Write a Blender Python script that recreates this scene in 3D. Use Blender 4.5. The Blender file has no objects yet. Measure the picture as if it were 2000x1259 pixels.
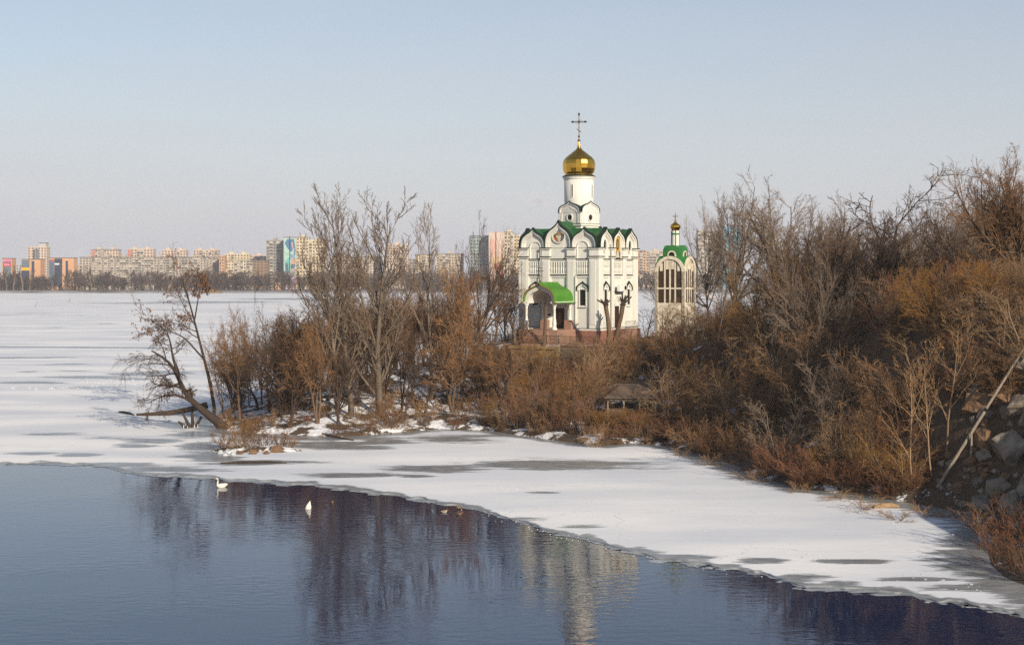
import bpy, math, random
import numpy as np
from mathutils import Vector, Matrix

# ------------------------------------------------------------------ camera, sky, sun, exposure
S = bpy.context.scene
COL = S.collection
F = 2900.0            # focal length in pixels of the 2000 px wide photograph
HC = 17.0             # eye height above the river
YH = 540.0            # horizon row
cam_d = bpy.data.cameras.new('camera'); cam = bpy.data.objects.new('camera', cam_d); COL.objects.link(cam)
cam.location = (0, 0, HC); cam.rotation_euler = (math.radians(90), 0, 0)
cam_d.sensor_width = 36; cam_d.lens = F / 2000 * 36
cam_d.shift_y = -(1259 / 2 - YH) / 2000
cam_d.clip_start = 0.5; cam_d.clip_end = 9000
S.camera = cam
SUN_AZ, SUN_EL = math.radians(30), math.radians(23)     # to the right of straight-behind, above the horizon
sdir = Vector((math.sin(SUN_AZ) * math.cos(SUN_EL), -math.cos(SUN_AZ) * math.cos(SUN_EL), math.sin(SUN_EL)))
W = bpy.data.worlds.new('World'); S.world = W; W.use_nodes = True
wn = W.node_tree.nodes; wl = W.node_tree.links
bg = wn['Background']; sky = wn.new('ShaderNodeTexSky'); sky.sky_type = 'NISHITA'; sky.sun_disc = False
sky.sun_elevation = SUN_EL; sky.sun_rotation = math.atan2(sdir.x, sdir.y)
sky.altitude = 100; sky.air_density = 1.0; sky.dust_density = 0.5; sky.ozone_density = 1.5
wl.new(sky.outputs[0], bg.inputs[0]); bg.inputs[1].default_value = 0.09
veil = wn.new('ShaderNodeBackground'); veil.inputs[0].default_value = (0.595, 0.59, 0.635, 1); veil.inputs[1].default_value = 0.85      # winter haze high in the air, thicker towards the horizon all round
tcw = wn.new('ShaderNodeTexCoord'); spw = wn.new('ShaderNodeSeparateXYZ'); wl.new(tcw.outputs['Generated'], spw.inputs[0])
def wmath(op, a_, b_=None):
    q = wn.new('ShaderNodeMath'); q.operation = op
    for i_, v_ in enumerate((a_, b_)):
        if v_ is None: continue
        if isinstance(v_, (int, float)): q.inputs[i_].default_value = v_
        else: wl.new(v_, q.inputs[i_])
    return q.outputs[0]
cmp_ = wn.new('ShaderNodeMapping'); cmp_.inputs['Scale'].default_value = (1.0, 1.0, 5.0); wl.new(tcw.outputs['Generated'], cmp_.inputs[0])
cno = wn.new('ShaderNodeTexNoise'); cno.inputs['Scale'].default_value = 2.2; cno.inputs['Detail'].default_value = 6; cno.inputs['Roughness'].default_value = 0.55; wl.new(cmp_.outputs[0], cno.inputs[0])
cir = wmath('ADD', wmath('MULTIPLY', cno.outputs['Fac'], 1.6), 0.25)           # faint uneven cirrus
thick = wmath('SUBTRACT', 1.0, wmath('POWER', 2.718, wmath('DIVIDE', wmath('MULTIPLY', cir, -0.10), wmath('MAXIMUM', spw.outputs[2], 0.02))))
mixs = wn.new('ShaderNodeMixShader'); wl.new(thick, mixs.inputs[0])
wl.new(bg.outputs[0], mixs.inputs[1]); wl.new(veil.outputs[0], mixs.inputs[2]); wl.new(mixs.outputs[0], wn['World Output'].inputs[0])
sl = bpy.data.lights.new('sun', 'SUN'); sun = bpy.data.objects.new('sun', sl); COL.objects.link(sun)
sl.energy = 4.4; sl.angle = math.radians(0.6); sl.color = (1.0, 0.87, 0.69)
sun.rotation_euler = (-sdir).to_track_quat('-Z', 'Y').to_euler()
S.view_settings.view_transform = 'Standard'; S.view_settings.look = 'None'
S.view_settings.exposure = 0.3; S.view_settings.gamma = 1.0
S.cycles.max_bounces = 6; S.cycles.diffuse_bounces = 2; S.cycles.glossy_bounces = 3; S.cycles.volume_bounces = 0
S.cycles.transparent_max_bounces = 4
S.cycles.use_denoising = False

# ------------------------------------------------------------------ materials
def mat(name, c1, c2=None, scale=3.0, rough=0.8, metal=0.0, bump=0.0, bscale=None, spec=0.3, stretch=None, rnd=0.0, detail=4):
    m = bpy.data.materials.new(name); m.use_nodes = True
    n = m.node_tree.nodes; l = m.node_tree.links; b = n['Principled BSDF']
    b.inputs['Roughness'].default_value = rough; b.inputs['Metallic'].default_value = metal
    b.inputs['Specular IOR Level'].default_value = spec
    b.inputs['Base Color'].default_value = (*c1, 1)
    co = n.new('ShaderNodeTexCoord'); mp = n.new('ShaderNodeMapping'); l.new(co.outputs['Object'], mp.inputs[0])
    if stretch: mp.inputs['Scale'].default_value = stretch
    last = None
    if c2:
        t = n.new('ShaderNodeTexNoise'); t.inputs['Scale'].default_value = scale; t.inputs['Detail'].default_value = detail
        t.inputs['Roughness'].default_value = 0.65
        l.new(mp.outputs[0], t.inputs[0])
        r = n.new('ShaderNodeValToRGB'); r.color_ramp.elements[0].position = 0.35; r.color_ramp.elements[1].position = 0.65
        r.color_ramp.elements[0].color = (*c1, 1); r.color_ramp.elements[1].color = (*c2, 1)
        l.new(t.outputs['Fac'], r.inputs[0]); last = r.outputs[0]
    if rnd:
        oi = n.new('ShaderNodeObjectInfo'); mr = n.new('ShaderNodeMapRange')
        mr.inputs['To Min'].default_value = 1 - rnd; mr.inputs['To Max'].default_value = 1 + rnd
        l.new(oi.outputs['Random'], mr.inputs[0])
        hs = n.new('ShaderNodeHueSaturation'); l.new(mr.outputs[0], hs.inputs['Value'])
        if last: l.new(last, hs.inputs['Color'])
        else: hs.inputs['Color'].default_value = (*c1, 1)
        last = hs.outputs[0]
    if last: l.new(last, b.inputs['Base Color'])
    if bump:
        t2 = n.new('ShaderNodeTexNoise'); t2.inputs['Scale'].default_value = bscale or scale * 3; t2.inputs['Detail'].default_value = 5
        l.new(mp.outputs[0], t2.inputs[0])
        bp = n.new('ShaderNodeBump'); bp.inputs['Strength'].default_value = bump; bp.inputs['Distance'].default_value = 0.1
        l.new(t2.outputs['Fac'], bp.inputs['Height']); l.new(bp.outputs[0], b.inputs['Normal'])
    return m

M = {}
M['wall'] = mat('white_render', (0.72, 0.71, 0.65), (0.63, 0.62, 0.56), 1.6, 0.75, bump=0.05, bscale=12, stretch=(1.2, 1.2, .14), detail=7)
M['trim'] = mat('white_stucco_trim', (0.75, 0.735, 0.67), (0.67, 0.655, 0.59), 1.3, 0.7)
M['cap'] = mat('dark_green_flashing', (0.008, 0.022, 0.012), None, rough=0.6)
M['roof'] = mat('dark_green_roof_sheet', (0.016, 0.075, 0.022), (0.022, 0.10, 0.03), 0.5, 0.5, spec=0.35, bump=0.08, bscale=1.2)
M['porchroof'] = mat('bright_green_roof_sheet', (0.055, 0.20, 0.016), (0.085, 0.25, 0.03), 1.2, 0.45, spec=0.3)
M['gold'] = mat('gilded_dome_sheet', (0.80, 0.47, 0.07), (0.72, 0.40, 0.05), 0.8, 0.24, metal=1.0)
M['bronze'] = mat('dark_bronze', (0.16, 0.11, 0.07), None, rough=0.35, metal=0.9)
M['granite'] = mat('red_granite', (0.24, 0.10, 0.07), (0.30, 0.15, 0.11), 2.5, 0.5)
M['pinkgranite'] = mat('pink_granite', (0.36, 0.22, 0.16), (0.28, 0.16, 0.12), 4, 0.5)
M['glass'] = mat('dark_window_glass', (0.015, 0.014, 0.013), None, rough=0.35, spec=0.2)
M['brownfill'] = mat('brown_opening_fill', (0.035, 0.022, 0.014), (0.07, 0.042, 0.026), 1.2, 0.4)  # painted darkness for the belfry openings
M['door'] = mat('brown_door', (0.035, 0.014, 0.010), None, rough=0.5)
M['iron'] = mat('dark_iron', (0.02, 0.018, 0.017), None, rough=0.5, metal=0.4)
M['pipe'] = mat('painted_pipe', (0.42, 0.42, 0.38), None, rough=0.5)
M['white'] = mat('white_plastic', (0.75, 0.74, 0.70), None, rough=0.5)
M['ochre'] = mat('ochre_plaster', (0.36, 0.24, 0.10), (0.27, 0.18, 0.08), 1.5, 0.9, bump=0.3, bscale=5)
M['stonewall'] = mat('grey_stone', (0.19, 0.165, 0.14), (0.30, 0.26, 0.22), 1.2, 0.9, bump=0.8, bscale=4)
M['bstone'] = mat('weathered_limestone', (0.78, 0.72, 0.60), (0.55, 0.47, 0.35), 2.2, 0.85, bump=0.2)
M['broof'] = mat('green_tower_roof', (0.03, 0.16, 0.04), (0.04, 0.20, 0.05), 1, 0.45)
M['rock'] = mat('cliff_rock', (0.11, 0.088, 0.068), (0.30, 0.25, 0.20), 1.3, 0.9, bump=1.0, bscale=2.2, detail=8)
M['rockbrown'] = mat('brown_rock', (0.15, 0.085, 0.045), (0.22, 0.14, 0.085), 1.0, 0.9, bump=0.8, bscale=4)
M['wood'] = mat('weathered_pole', (0.33, 0.28, 0.22), (0.20, 0.16, 0.12), 2, 0.85, stretch=(6, 6, 0.4))
M['oldwood'] = mat('old_grey_timber', (0.10, 0.08, 0.065), (0.16, 0.13, 0.10), 3, 0.9)
M['roofbrown'] = mat('brown_shingle', (0.095, 0.068, 0.05), (0.13, 0.098, 0.075), 4, 0.9, bump=0.5, bscale=12)
M['greenwall'] = mat('green_painted_sheet', (0.020, 0.085, 0.045), (0.03, 0.10, 0.06), 1, 0.6)
M['snow'] = mat('snow', (0.80, 0.81, 0.84), (0.74, 0.76, 0.80), 1.5, 0.9, bump=0.3)
M['icicle'] = mat('clear_ice', (0.58, 0.60, 0.62), (0.40, 0.42, 0.43), 3, 0.25, spec=0.5)
# barks
def bark(nm, a, b, r=0.22): M[nm] = mat(nm, a, b, 3.0, 0.9, rnd=r, stretch=(3, 3, 0.6), spec=0.15)
bark('bark_brown', (0.095, 0.060, 0.038), (0.15, 0.10, 0.065))
bark('bark_dark', (0.040, 0.028, 0.022), (0.070, 0.050, 0.038))
bark('bark_grey', (0.12, 0.092, 0.068), (0.18, 0.14, 0.105))
bark('bark_tan', (0.23, 0.15, 0.085), (0.31, 0.21, 0.125))
bark('twig_brown', (0.20, 0.105, 0.048), (0.27, 0.15, 0.075), 0.30)
bark('twig_dark', (0.085, 0.052, 0.036), (0.125, 0.08, 0.055))
bark('twig_grey', (0.185, 0.135, 0.10), (0.23, 0.17, 0.125), 0.18)
bark('twig_gold', (0.215, 0.105, 0.026), (0.27, 0.14, 0.036), 0.2)
bark('twig_red', (0.19, 0.082, 0.045), (0.24, 0.11, 0.06), 0.28)
bark('twig_tan', (0.23, 0.14, 0.072), (0.31, 0.20, 0.11), 0.28)
bark('twig_far', (0.060, 0.040, 0.038), (0.115, 0.074, 0.056), 0.35)
M['leaf'] = mat('dry_leaf', (0.28, 0.13, 0.04), (0.20, 0.09, 0.03), 2, 0.8, rnd=0.2)
M['pod'] = mat('dry_seed_pod', (0.12, 0.055, 0.025), (0.17, 0.08, 0.04), 2, 0.8)

# ------------------------------------------------------------------ mesh helpers
def link(o, parent=None):
    COL.objects.link(o)
    if parent is not None: o.parent = parent
    return o
def mesh_np(name, V, Q, m, parent=None, T=None, smooth=False):
    """V (n,3), Q (k,4) quads, T (j,3) triangles"""
    me = bpy.data.meshes.new(name)
    V = np.asarray(V, np.float32); nq = 0 if Q is None else len(Q); nt = 0 if T is None else len(T)
    me.vertices.add(len(V)); me.vertices.foreach_set('co', V.ravel())
    loops = []
    if nq: loops.append(np.asarray(Q, np.int32).ravel())
    if nt: loops.append(np.asarray(T, np.int32).ravel())
    L = np.concatenate(loops); me.loops.add(len(L)); me.loops.foreach_set('vertex_index', L)
    me.polygons.add(nq + nt)
    st = np.concatenate([np.arange(nq) * 4, nq * 4 + np.arange(nt) * 3]).astype(np.int32)
    me.polygons.foreach_set('loop_start', st)
    if smooth: me.polygons.foreach_set('use_smooth', np.ones(nq + nt, bool))
    me.update(calc_edges=True)
    if m is not None: me.materials.append(m)
    o = bpy.data.objects.new(name, me)
    return link(o, parent)
class MB:
    def __init__(s): s.v = []; s.f = []
    def add(s, v, f):
        k = len(s.v); s.v += [tuple(p) for p in v]; s.f += [tuple(i + k for i in g) for g in f]; return s
    def box(s, x0, x1, y0, y1, z0, z1, T=None):
        v = [(x, y, z) for z in (z0, z1) for y in (y0, y1) for x in (x0, x1)]
        if T: v = [T(*p) for p in v]
        return s.add(v, [(0, 2, 3, 1), (4, 5, 7, 6), (0, 1, 5, 4), (2, 6, 7, 3), (0, 4, 6, 2), (1, 3, 7, 5)])
    def prism(s, poly, b0, b1, T):
        """poly [(a,z)], extruded from b0 to b1; T(a,b,z) -> xyz"""
        n = len(poly); v = [T(a, b0, z) for a, z in poly] + [T(a, b1, z) for a, z in poly]
        return s.add(v, [tuple(range(n)), tuple(range(2 * n - 1, n - 1, -1))] + [(i, i + n, (i + 1) % n + n, (i + 1) % n) for i in range(n)])
    def ring(s, P, Qp, b0, b1, T, closed=False):
        """strip between two equally long outlines, thickness b0..b1"""
        n = len(P); v = [T(a, b1, z) for a, z in P] + [T(a, b1, z) for a, z in Qp] + [T(a, b0, z) for a, z in P] + [T(a, b0, z) for a, z in Qp]
        f = []
        for i in range(n if closed else n - 1):
            j = (i + 1) % n
            f += [(i, j, n + j, n + i), (2 * n + i, 3 * n + i, 3 * n + j, 2 * n + j), (i, 2 * n + i, 2 * n + j, j), (n + i, n + j, 3 * n + j, 3 * n + i)]
        if not closed:
            f += [(0, n, 3 * n, 2 * n), (n - 1, 3 * n - 1, 4 * n - 1, 2 * n - 1)]
        return s.add(v, f)
    def lathe(s, prof, n=16, c=(0, 0), flat=True):
        v = []; f = []
        for r, z in prof:
            for j in range(n):
                t = 2 * math.pi * j / n; v.append((c[0] + r * math.cos(t), c[1] + r * math.sin(t), z))
        for i in range(len(prof) - 1):
            for j in range(n):
                k = (j + 1) % n; f.append((i * n + j, i * n + k, (i + 1) * n + k, (i + 1) * n + j))
        f.append(tuple(range(n - 1, -1, -1))); f.append(tuple((len(prof) - 1) * n + j for j in range(n)))
        return s.add(v, f)
    def bar(s, a, b, r, n=6, r2=None):
        a = Vector(a); b = Vector(b); d = (b - a).normalized(); u = d.orthogonal().normalized(); w = d.cross(u); r2 = r if r2 is None else r2
        v = [a + (u * math.cos(2 * math.pi * j / n) + w * math.sin(2 * math.pi * j / n)) * r for j in range(n)] + \
            [b + (u * math.cos(2 * math.pi * j / n) + w * math.sin(2 * math.pi * j / n)) * r2 for j in range(n)]
        return s.add(v, [(j, (j + 1) % n, n + (j + 1) % n, n + j) for j in range(n)] + [tuple(range(n - 1, -1, -1)), tuple(range(n, 2 * n))])
    def ball(s, c, r, n=8, sq=1.0):
        prof = [(r * math.sin(math.pi * i / n) + 1e-4, c[2] - r * sq * math.cos(math.pi * i / n)) for i in range(n + 1)]
        return s.lathe(prof, n + 2, (c[0], c[1]))
    def build(s, name, m, parent=None, smooth=False):
        me = bpy.data.meshes.new(name); me.from_pydata(s.v, [], s.f)
        me.materials.append(m)
        if smooth:
            for p in me.polygons: p.use_smooth = True
        me.update()
        return link(bpy.data.objects.new(name, me), parent)
def fixn(o):
    import bmesh
    b = bmesh.new(); b.from_mesh(o.data); bmesh.ops.recalc_face_normals(b, faces=b.faces); b.to_mesh(o.data); b.free(); return o
def tag(o, label=None, cat=None, group=None, kind=None):
    if label: o['label'] = label
    if cat: o['category'] = cat
    if group: o['group'] = group
    if kind: o['kind'] = kind
    return o
def empty(name, loc=(0, 0, 0), rz=0.0):
    o = bpy.data.objects.new(name, None); COL.objects.link(o); o.location = loc; o.rotation_euler = (0, 0, rz); o.empty_display_size = 0.5; return o
def gp(px, py):                       # pixel -> point on the river level
    D = HC * F / (py - YH); return ((px - 1000) / F * D, D)
def pt(px, py, D): return ((px - 1000) / F * D, D, HC - (py - YH) / F * D)
def zat(py, D): return HC - (py - YH) / F * D

# ------------------------------------------------------------------ land: shoreline and heights
front = [(418, 838), (470, 846), (540, 848), (600, 852), (660, 855), (720, 851), (780, 845), (860, 838), (960, 842), (1000, 850), (1060, 858), (1120, 866),
         (1180, 873), (1230, 865), (1300, 872), (1360, 888), (1420, 905), (1480, 930), (1560, 955), (1640, 965), (1720, 975), (1800, 988), (1860, 1000),
         (1920, 1015), (1945, 1045), (1925, 1080), (1930, 1105), (1960, 1130), (2010, 1150), (2100, 1200)]
SH = [gp(*p) for p in front] + [(40, 66), (47, 46), (54, 22), (60, -10), (230, -10), (230, 280), (120, 262), (60, 252), (30, 248), (10, 240), (-10, 232), (-25, 224), (-33, 213),
                                (-36.5, 203), (-37.5, 192), (-36, 180), (-35, 172)]
SHa = np.array(SH)
def shore_dist(x, y):
    """signed distance to the shoreline, positive on land"""
    x = np.asarray(x, float); y = np.asarray(y, float)
    d2 = np.full(x.shape, 1e18); ins = np.zeros(x.shape, bool); n = len(SHa)
    for i in range(n):
        ax, ay = SHa[i]; bx, by = SHa[(i + 1) % n]
        ex, ey = bx - ax, by - ay
        t = np.clip(((x - ax) * ex + (y - ay) * ey) / (ex * ex + ey * ey), 0, 1)
        d2 = np.minimum(d2, (x - ax - t * ex) ** 2 + (y - ay - t * ey) ** 2)
        c = (ay > y) != (by > y)
        with np.errstate(divide='ignore', invalid='ignore'):
            ins ^= c & (x < (bx - ax) * (y - ay) / (by - ay + 1e-12) + ax)
    d = np.sqrt(d2); return np.where(ins, d, -d)
def sm(t): t = np.clip(t, 0, 1); return t * t * (3 - 2 * t)
def wav(x, y, s, seed=0):
    r = np.random.RandomState(seed); o = np.zeros(np.shape(x))
    for k in range(7):
        a = r.uniform(0, 6.28); q = s * r.uniform(0.6, 1.9); o = o + np.sin((x * math.cos(a) + y * math.sin(a)) * q + r.uniform(0, 6.28))
    return o / 3.5
CH_TH = math.radians(30.0); CH_W = 11.0
CH_C = np.array([8.8, 195.0])       # church centre
CH_Z = 8.5
def church_local(x, y):
    dx, dy = x - CH_C[0], y - CH_C[1]; c, s = math.cos(CH_TH), math.sin(CH_TH)
    return dx * c - dy * s, dx * s + dy * c
def height(x, y):
    x = np.asarray(x, float); y = np.asarray(y, float); d = shore_dist(x, y)
    pl = np.interp(x, [-38, -30, -22, -6, 4, 15, 24, 30, 35, 39, 60, 110], [1.2, 2.6, 4.4, 6.6, 8.2, 8.3, 9.0, 11.0, 14.0, 14.9, 16.0, 19.0])
    pl = pl * (0.68 + 0.32 * sm((y - 84) / 20.0)); kk = sm((y - 126) / 36.0); pl = pl * (1 - kk) + np.minimum(pl, 8.6 + 0.05 * np.maximum(x - 20, 0)) * kk
    w = np.interp(x, [-40, -20, 0, 18, 28, 34, 60], [9, 26, 38, 36, 26, 15, 15])
    h = 0.6 * (1 - np.exp(-np.maximum(d, 0) / 0.8)) + (pl - 0.6) * sm(d / w) + 0.28 * wav(x, y, 0.5, 1) * np.clip(d / 3, 0, 1) + 0.10 * wav(x, y, 2.0, 2) * np.clip(d / 2, 0, 1)
    lx, ly = church_local(x, y)
    e = np.maximum(np.abs(lx) - 8.2, np.maximum(-ly - 12.6, ly - 9.0))
    k = 1 - sm(e / 1.6)
    h = h * (1 - k) + CH_Z * k
    return np.where(d > 0, h, np.maximum(d * 0.6, -1.5))
def h1(x, y): return float(height(np.array([x]), np.array([y]))[0])
def hit(px, py):
    Ds = np.arange(62, 300, 0.25); hs = height((px - 1000) / F * Ds, Ds); zs = HC - (py - YH) / F * Ds
    k = np.argmax(zs <= hs); D = Ds[k]; return (float((px - 1000) / F * D), float(D), float(hs[k]))

gx = np.concatenate([np.arange(-42, 62, 0.7), np.arange(62, 232, 5.0)]); gy = np.concatenate([np.arange(-12, 60, 4.0), np.arange(60, 286, 0.8)])
GX, GY = np.meshgrid(gx, gy); GZ = height(GX, GY)
V = np.stack([GX, GY, GZ], -1).reshape(-1, 3); nx = len(gx); ny = len(gy)
I = (np.arange(ny - 1)[:, None] * nx + np.arange(nx - 1)[None, :]).ravel()
Q = np.stack([I, I + 1, I + nx + 1, I + nx], -1)
keep = (V[Q][:, :, 2].max(1) > -1.4); Q = Q[keep]
m = bpy.data.materials.new('island_soil'); m.use_nodes = True; n = m.node_tree.nodes; l = m.node_tree.links; b = n['Principled BSDF']; b.inputs['Roughness'].default_value = 0.95
geo = n.new('ShaderNodeNewGeometry'); sep = n.new('ShaderNodeSeparateXYZ'); l.new(geo.outputs['Normal'], sep.inputs[0])
t = n.new('ShaderNodeTexNoise'); t.inputs['Scale'].default_value = 0.42; t.inputs['Detail'].default_value = 7; t.inputs['Roughness'].default_value = 0.68; l.new(geo.outputs['Position'], t.inputs[0])
t2 = n.new('ShaderNodeTexNoise'); t2.inputs['Scale'].default_value = 2.6; t2.inputs['Detail'].default_value = 6; l.new(geo.outputs['Position'], t2.inputs[0])
soil = n.new('ShaderNodeValToRGB'); soil.color_ramp.elements[0].color = (0.035, 0.022, 0.014, 1); soil.color_ramp.elements[1].color = (0.13, 0.085, 0.05, 1); l.new(t2.outputs['Fac'], soil.inputs[0])
px_ = n.new('ShaderNodeSeparateXYZ'); l.new(geo.outputs['Position'], px_.inputs[0])
rng_ = n.new('ShaderNodeMapRange'); rng_.inputs['From Min'].default_value = -12; rng_.inputs['From Max'].default_value = 30; rng_.inputs['To Min'].default_value = 0.02; rng_.inputs['To Max'].default_value = -0.10; l.new(px_.outputs[0], rng_.inputs[0])
ad = n.new('ShaderNodeMath'); ad.operation = 'ADD'; l.new(t.outputs['Fac'], ad.inputs[0]); l.new(rng_.outputs[0], ad.inputs[1])
ss = n.new('ShaderNodeMapRange'); ss.inputs['From Min'].default_value = 0.50; ss.inputs['From Max'].default_value = 0.535; l.new(ad.outputs[0], ss.inputs[0])
up = n.new('ShaderNodeMapRange'); up.inputs['From Min'].default_value = 0.72; up.inputs['From Max'].default_value = 0.88; l.new(sep.outputs[2], up.inputs[0])
mu = n.new('ShaderNodeMath'); mu.operation = 'MULTIPLY'; l.new(ss.outputs[0], mu.inputs[0]); l.new(up.outputs[0], mu.inputs[1])
mx = n.new('ShaderNodeMixRGB'); l.new(mu.outputs[0], mx.inputs[0]); l.new(soil.outputs[0], mx.inputs[1]); mx.inputs[2].default_value = (0.76, 0.77, 0.80, 1)
l.new(mx.outputs[0], b.inputs['Base Color'])
bp = n.new('ShaderNodeBump'); bp.inputs['Strength'].default_value = 0.7; bp.inputs['Distance'].default_value = 0.25; l.new(t2.outputs['Fac'], bp.inputs['Height']); l.new(bp.outputs[0], b.inputs['Normal'])
isl = mesh_np('island_ground', V, Q, m, smooth=True); tag(isl, kind='structure')

# ------------------------------------------------------------------ river water
m = bpy.data.materials.new('river_water'); m.use_nodes = True; n = m.node_tree.nodes; l = m.node_tree.links; b = n['Principled BSDF']
b.inputs['Base Color'].default_value = (0.002, 0.016, 0.058, 1); b.inputs['Roughness'].default_value = 0.02; b.inputs['IOR'].default_value = 1.42; b.inputs['Specular IOR Level'].default_value = 0.5
geo = n.new('ShaderNodeNewGeometry'); mp = n.new('ShaderNodeMapping'); l.new(geo.outputs['Position'], mp.inputs[0]); mp.inputs['Scale'].default_value = (0.55, 1.0, 1.0)
mp.inputs['Rotation'].default_value = (0, 0, math.radians(-12))
wa = n.new('ShaderNodeTexNoise'); wa.inputs['Scale'].default_value = 1.9; wa.inputs['Detail'].default_value = 3; wa.inputs['Roughness'].default_value = 0.45; l.new(mp.outputs[0], wa.inputs[0])
wb = n.new('ShaderNodeTexNoise'); wb.inputs['Scale'].default_value = 0.10; wb.inputs['Detail'].default_value = 2; l.new(geo.outputs['Position'], wb.inputs[0])
wr = n.new('ShaderNodeMapRange'); wr.inputs['From Min'].default_value = 0.35; wr.inputs['From Max'].default_value = 0.7; wr.inputs['To Min'].default_value = 0.12; wr.inputs['To Max'].default_value = 1.25; l.new(wb.outputs['Fac'], wr.inputs[0])
mu = n.new('ShaderNodeMath'); mu.operation = 'MULTIPLY'; l.new(wa.outputs['Fac'], mu.inputs[0]); l.new(wr.outputs[0], mu.inputs[1])
bp = n.new('ShaderNodeBump'); bp.inputs['Strength'].default_value = 0.6; bp.inputs['Distance'].default_value = 0.035; l.new(mu.outputs[0], bp.inputs['Height']); l.new(bp.outputs[0], b.inputs['Normal'])
wt = mesh_np('river_water', [(-1500, -60, 0), (1500, -60, 0), (1500, 1560, 0), (-1500, 1560, 0)], [(0, 1, 2, 3)], m); tag(wt, kind='structure')

# ------------------------------------------------------------------ river ice
edge = [(-700, 945), (-300, 925), (0, 908), (90, 902), (150, 905), (200, 912), (300, 926), (400, 931), (500, 940), (620, 950), (760, 965), (860, 984), (960, 1003), (1060, 1034), (1130, 1050), (1200, 1069), (1330, 1095),
        (1500, 1124), (1560, 1140), (1700, 1154), (1800, 1164), (1900, 1180), (2000, 1200), (2100, 1222), (2400, 1290)]
ex, ey = zip(*edge)
ipx = np.arange(-700, 2404, 5.0); rows = 300
er = np.interp(ipx, ex, ey)
rr = np.random.RandomState(4)
def n1(x, s, seed):
    g = np.random.RandomState(seed).randn(int(4000 / s) + 4); q = (x + 1000) / s; i = q.astype(int); f = q - i; f = f * f * (3 - 2 * f); return g[i] * (1 - f) + g[i + 1] * f
er = er + n1(ipx, 60, 1) * 2.2 + n1(ipx, 24, 2) * 1.0 + n1(ipx, 11, 3) * 0.5
u = np.linspace(0, 1, rows)
top = 572.2
PY = top + (er[None, :] - top) * (u[:, None] ** 1.25); PX = np.repeat(ipx[None, :], rows, 0)
DD = HC * F / (PY - YH); IX = (PX - 1000) / F * DD; IY = DD
# thin grey ice patches (centre px, centre py, half widths) laid on the river plane
patches = [(1080, 908, 235, 13, 1), (860, 917, 140, 9, 1), (690, 929, 130, 6, .8), (814, 932, 48, 3.5, 1), (1065, 963, 40, 3, 1), (1660, 1098, 75, 8, .9), (1480, 1098, 70, 7, 1), (1810, 1134, 100, 6, 1),
           (1130, 1030, 60, 6, .8), (1040, 1015, 60, 5, .7), (1330, 1088, 90, 8, .9), (1560, 1128, 80, 8, .9), (1900, 1150, 120, 10, .7),
           (70, 887, 60, 3.5, 1), (150, 889, 60, 5, 1), (215, 909, 90, 5, .9), (330, 919, 130, 7, .9), (410, 893, 70, 16, .9), (470, 906, 110, 5, 1), (395, 872, 60, 10, .9), (300, 862, 70, 6, .7), (380, 850, 60, 10, .9), (350, 832, 60, 8, .9),
           (110, 848, 60, 4, .7), (200, 855, 50, 3, .6), (260, 872, 60, 5, .7), (530, 902, 130, 4, .8), (650, 870, 130, 12, .9), (740, 862, 80, 10, .8), (890, 858, 120, 8, .8), (250, 822, 60, 5, .5),
           (30, 699, 70, 2.2, 1), (110, 698, 60, 1.2, 1), (270, 702, 60, 1.6, 1), (60, 748, 90, 3.2, 1), (170, 737, 110, 3.4, 1), (270, 731, 80, 4, .9), (330, 728, 60, 5, .8), (260, 741, 50, 2.2, .9), (55, 726, 35, 1.5, .9), (140, 725, 40, 1.5, .7),
           (190, 757, 60, 1.5, .8), (130, 712, 60, 1.4, .7), (420, 590, 160, 2, .9), (300, 592, 180, 1.6, .6), (560, 584, 120, 2, .8), (210, 632, 30, 1, .7), (110, 640, 30, 1, .6), (320, 605, 80, 1, .5), (60, 612, 80, .9, .5)]
thin = np.full(PX.shape, -1.0)
for cx, cy, rx, ry, k in patches:
    q = ((PX - cx) / rx) ** 2 + ((PY - cy) / ry) ** 2
    thin = np.maximum(thin, k * (1 - np.sqrt(q)))
sd = -shore_dist(IX, IY)            # metres off the shore
wsh = np.interp(PX, [300, 450, 600, 800, 1000, 1150, 1250, 1400, 1600, 1750, 1950], [2, 3, 5, 3, 2, 2, 2.2, 3, 2.6, 3.4, 3.6])
thin = np.maximum(thin, np.where(sd < 60, 0.9 * (1 - sd / wsh), -1))
ed = (er[None, :] - PY) * DD * DD / (HC * F)      # metres behind the ice edge
we = 0.45 + 0.6 * np.abs(n1(PX, 45, 8)) + 0.8 * np.maximum(0, n1(PX, 120, 9))
thin = np.maximum(thin, 0.8 * (1 - ed / we))
# long straight cracks
for (x0, y0, x1, y1, w) in [(-200, 675.5, 335, 680.5, 1.15), (-200, 614, 200, 616, .35)]:
    yc = y0 + (y1 - y0) * (PX - x0) / (x1 - x0)
    thin = np.maximum(thin, np.where((PX > x0) & (PX < x1), 1.3 - np.abs(PY - yc) / w, -1))
Zt = np.full(PX.shape, 0.07) + 0.02 * wav(IX, IY, 0.35, 5) * np.clip(ed / 4, 0, 1)
Vi = np.stack([IX, IY, Zt], -1).reshape(-1, 3); nc = len(ipx)
I = (np.arange(rows - 1)[:, None] * nc + np.arange(nc - 1)[None, :]).ravel(); Qi = np.stack([I, I + nc, I + nc + 1, I + 1], -1)
last = (rows - 1) * nc; sk = len(Vi); skv = Vi[last:].copy(); skv[:, 2] = -0.08
J = np.arange(nc - 1); Qs = np.stack([last + J, sk + J, sk + J + 1, last + J + 1], -1)
m = bpy.data.materials.new('river_ice'); m.use_nodes = True; n = m.node_tree.nodes; l = m.node_tree.links; b = n['Principled BSDF']
at = n.new('ShaderNodeAttribute'); at.attribute_name = 'thin'
geo = n.new('ShaderNodeNewGeometry')
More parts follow.
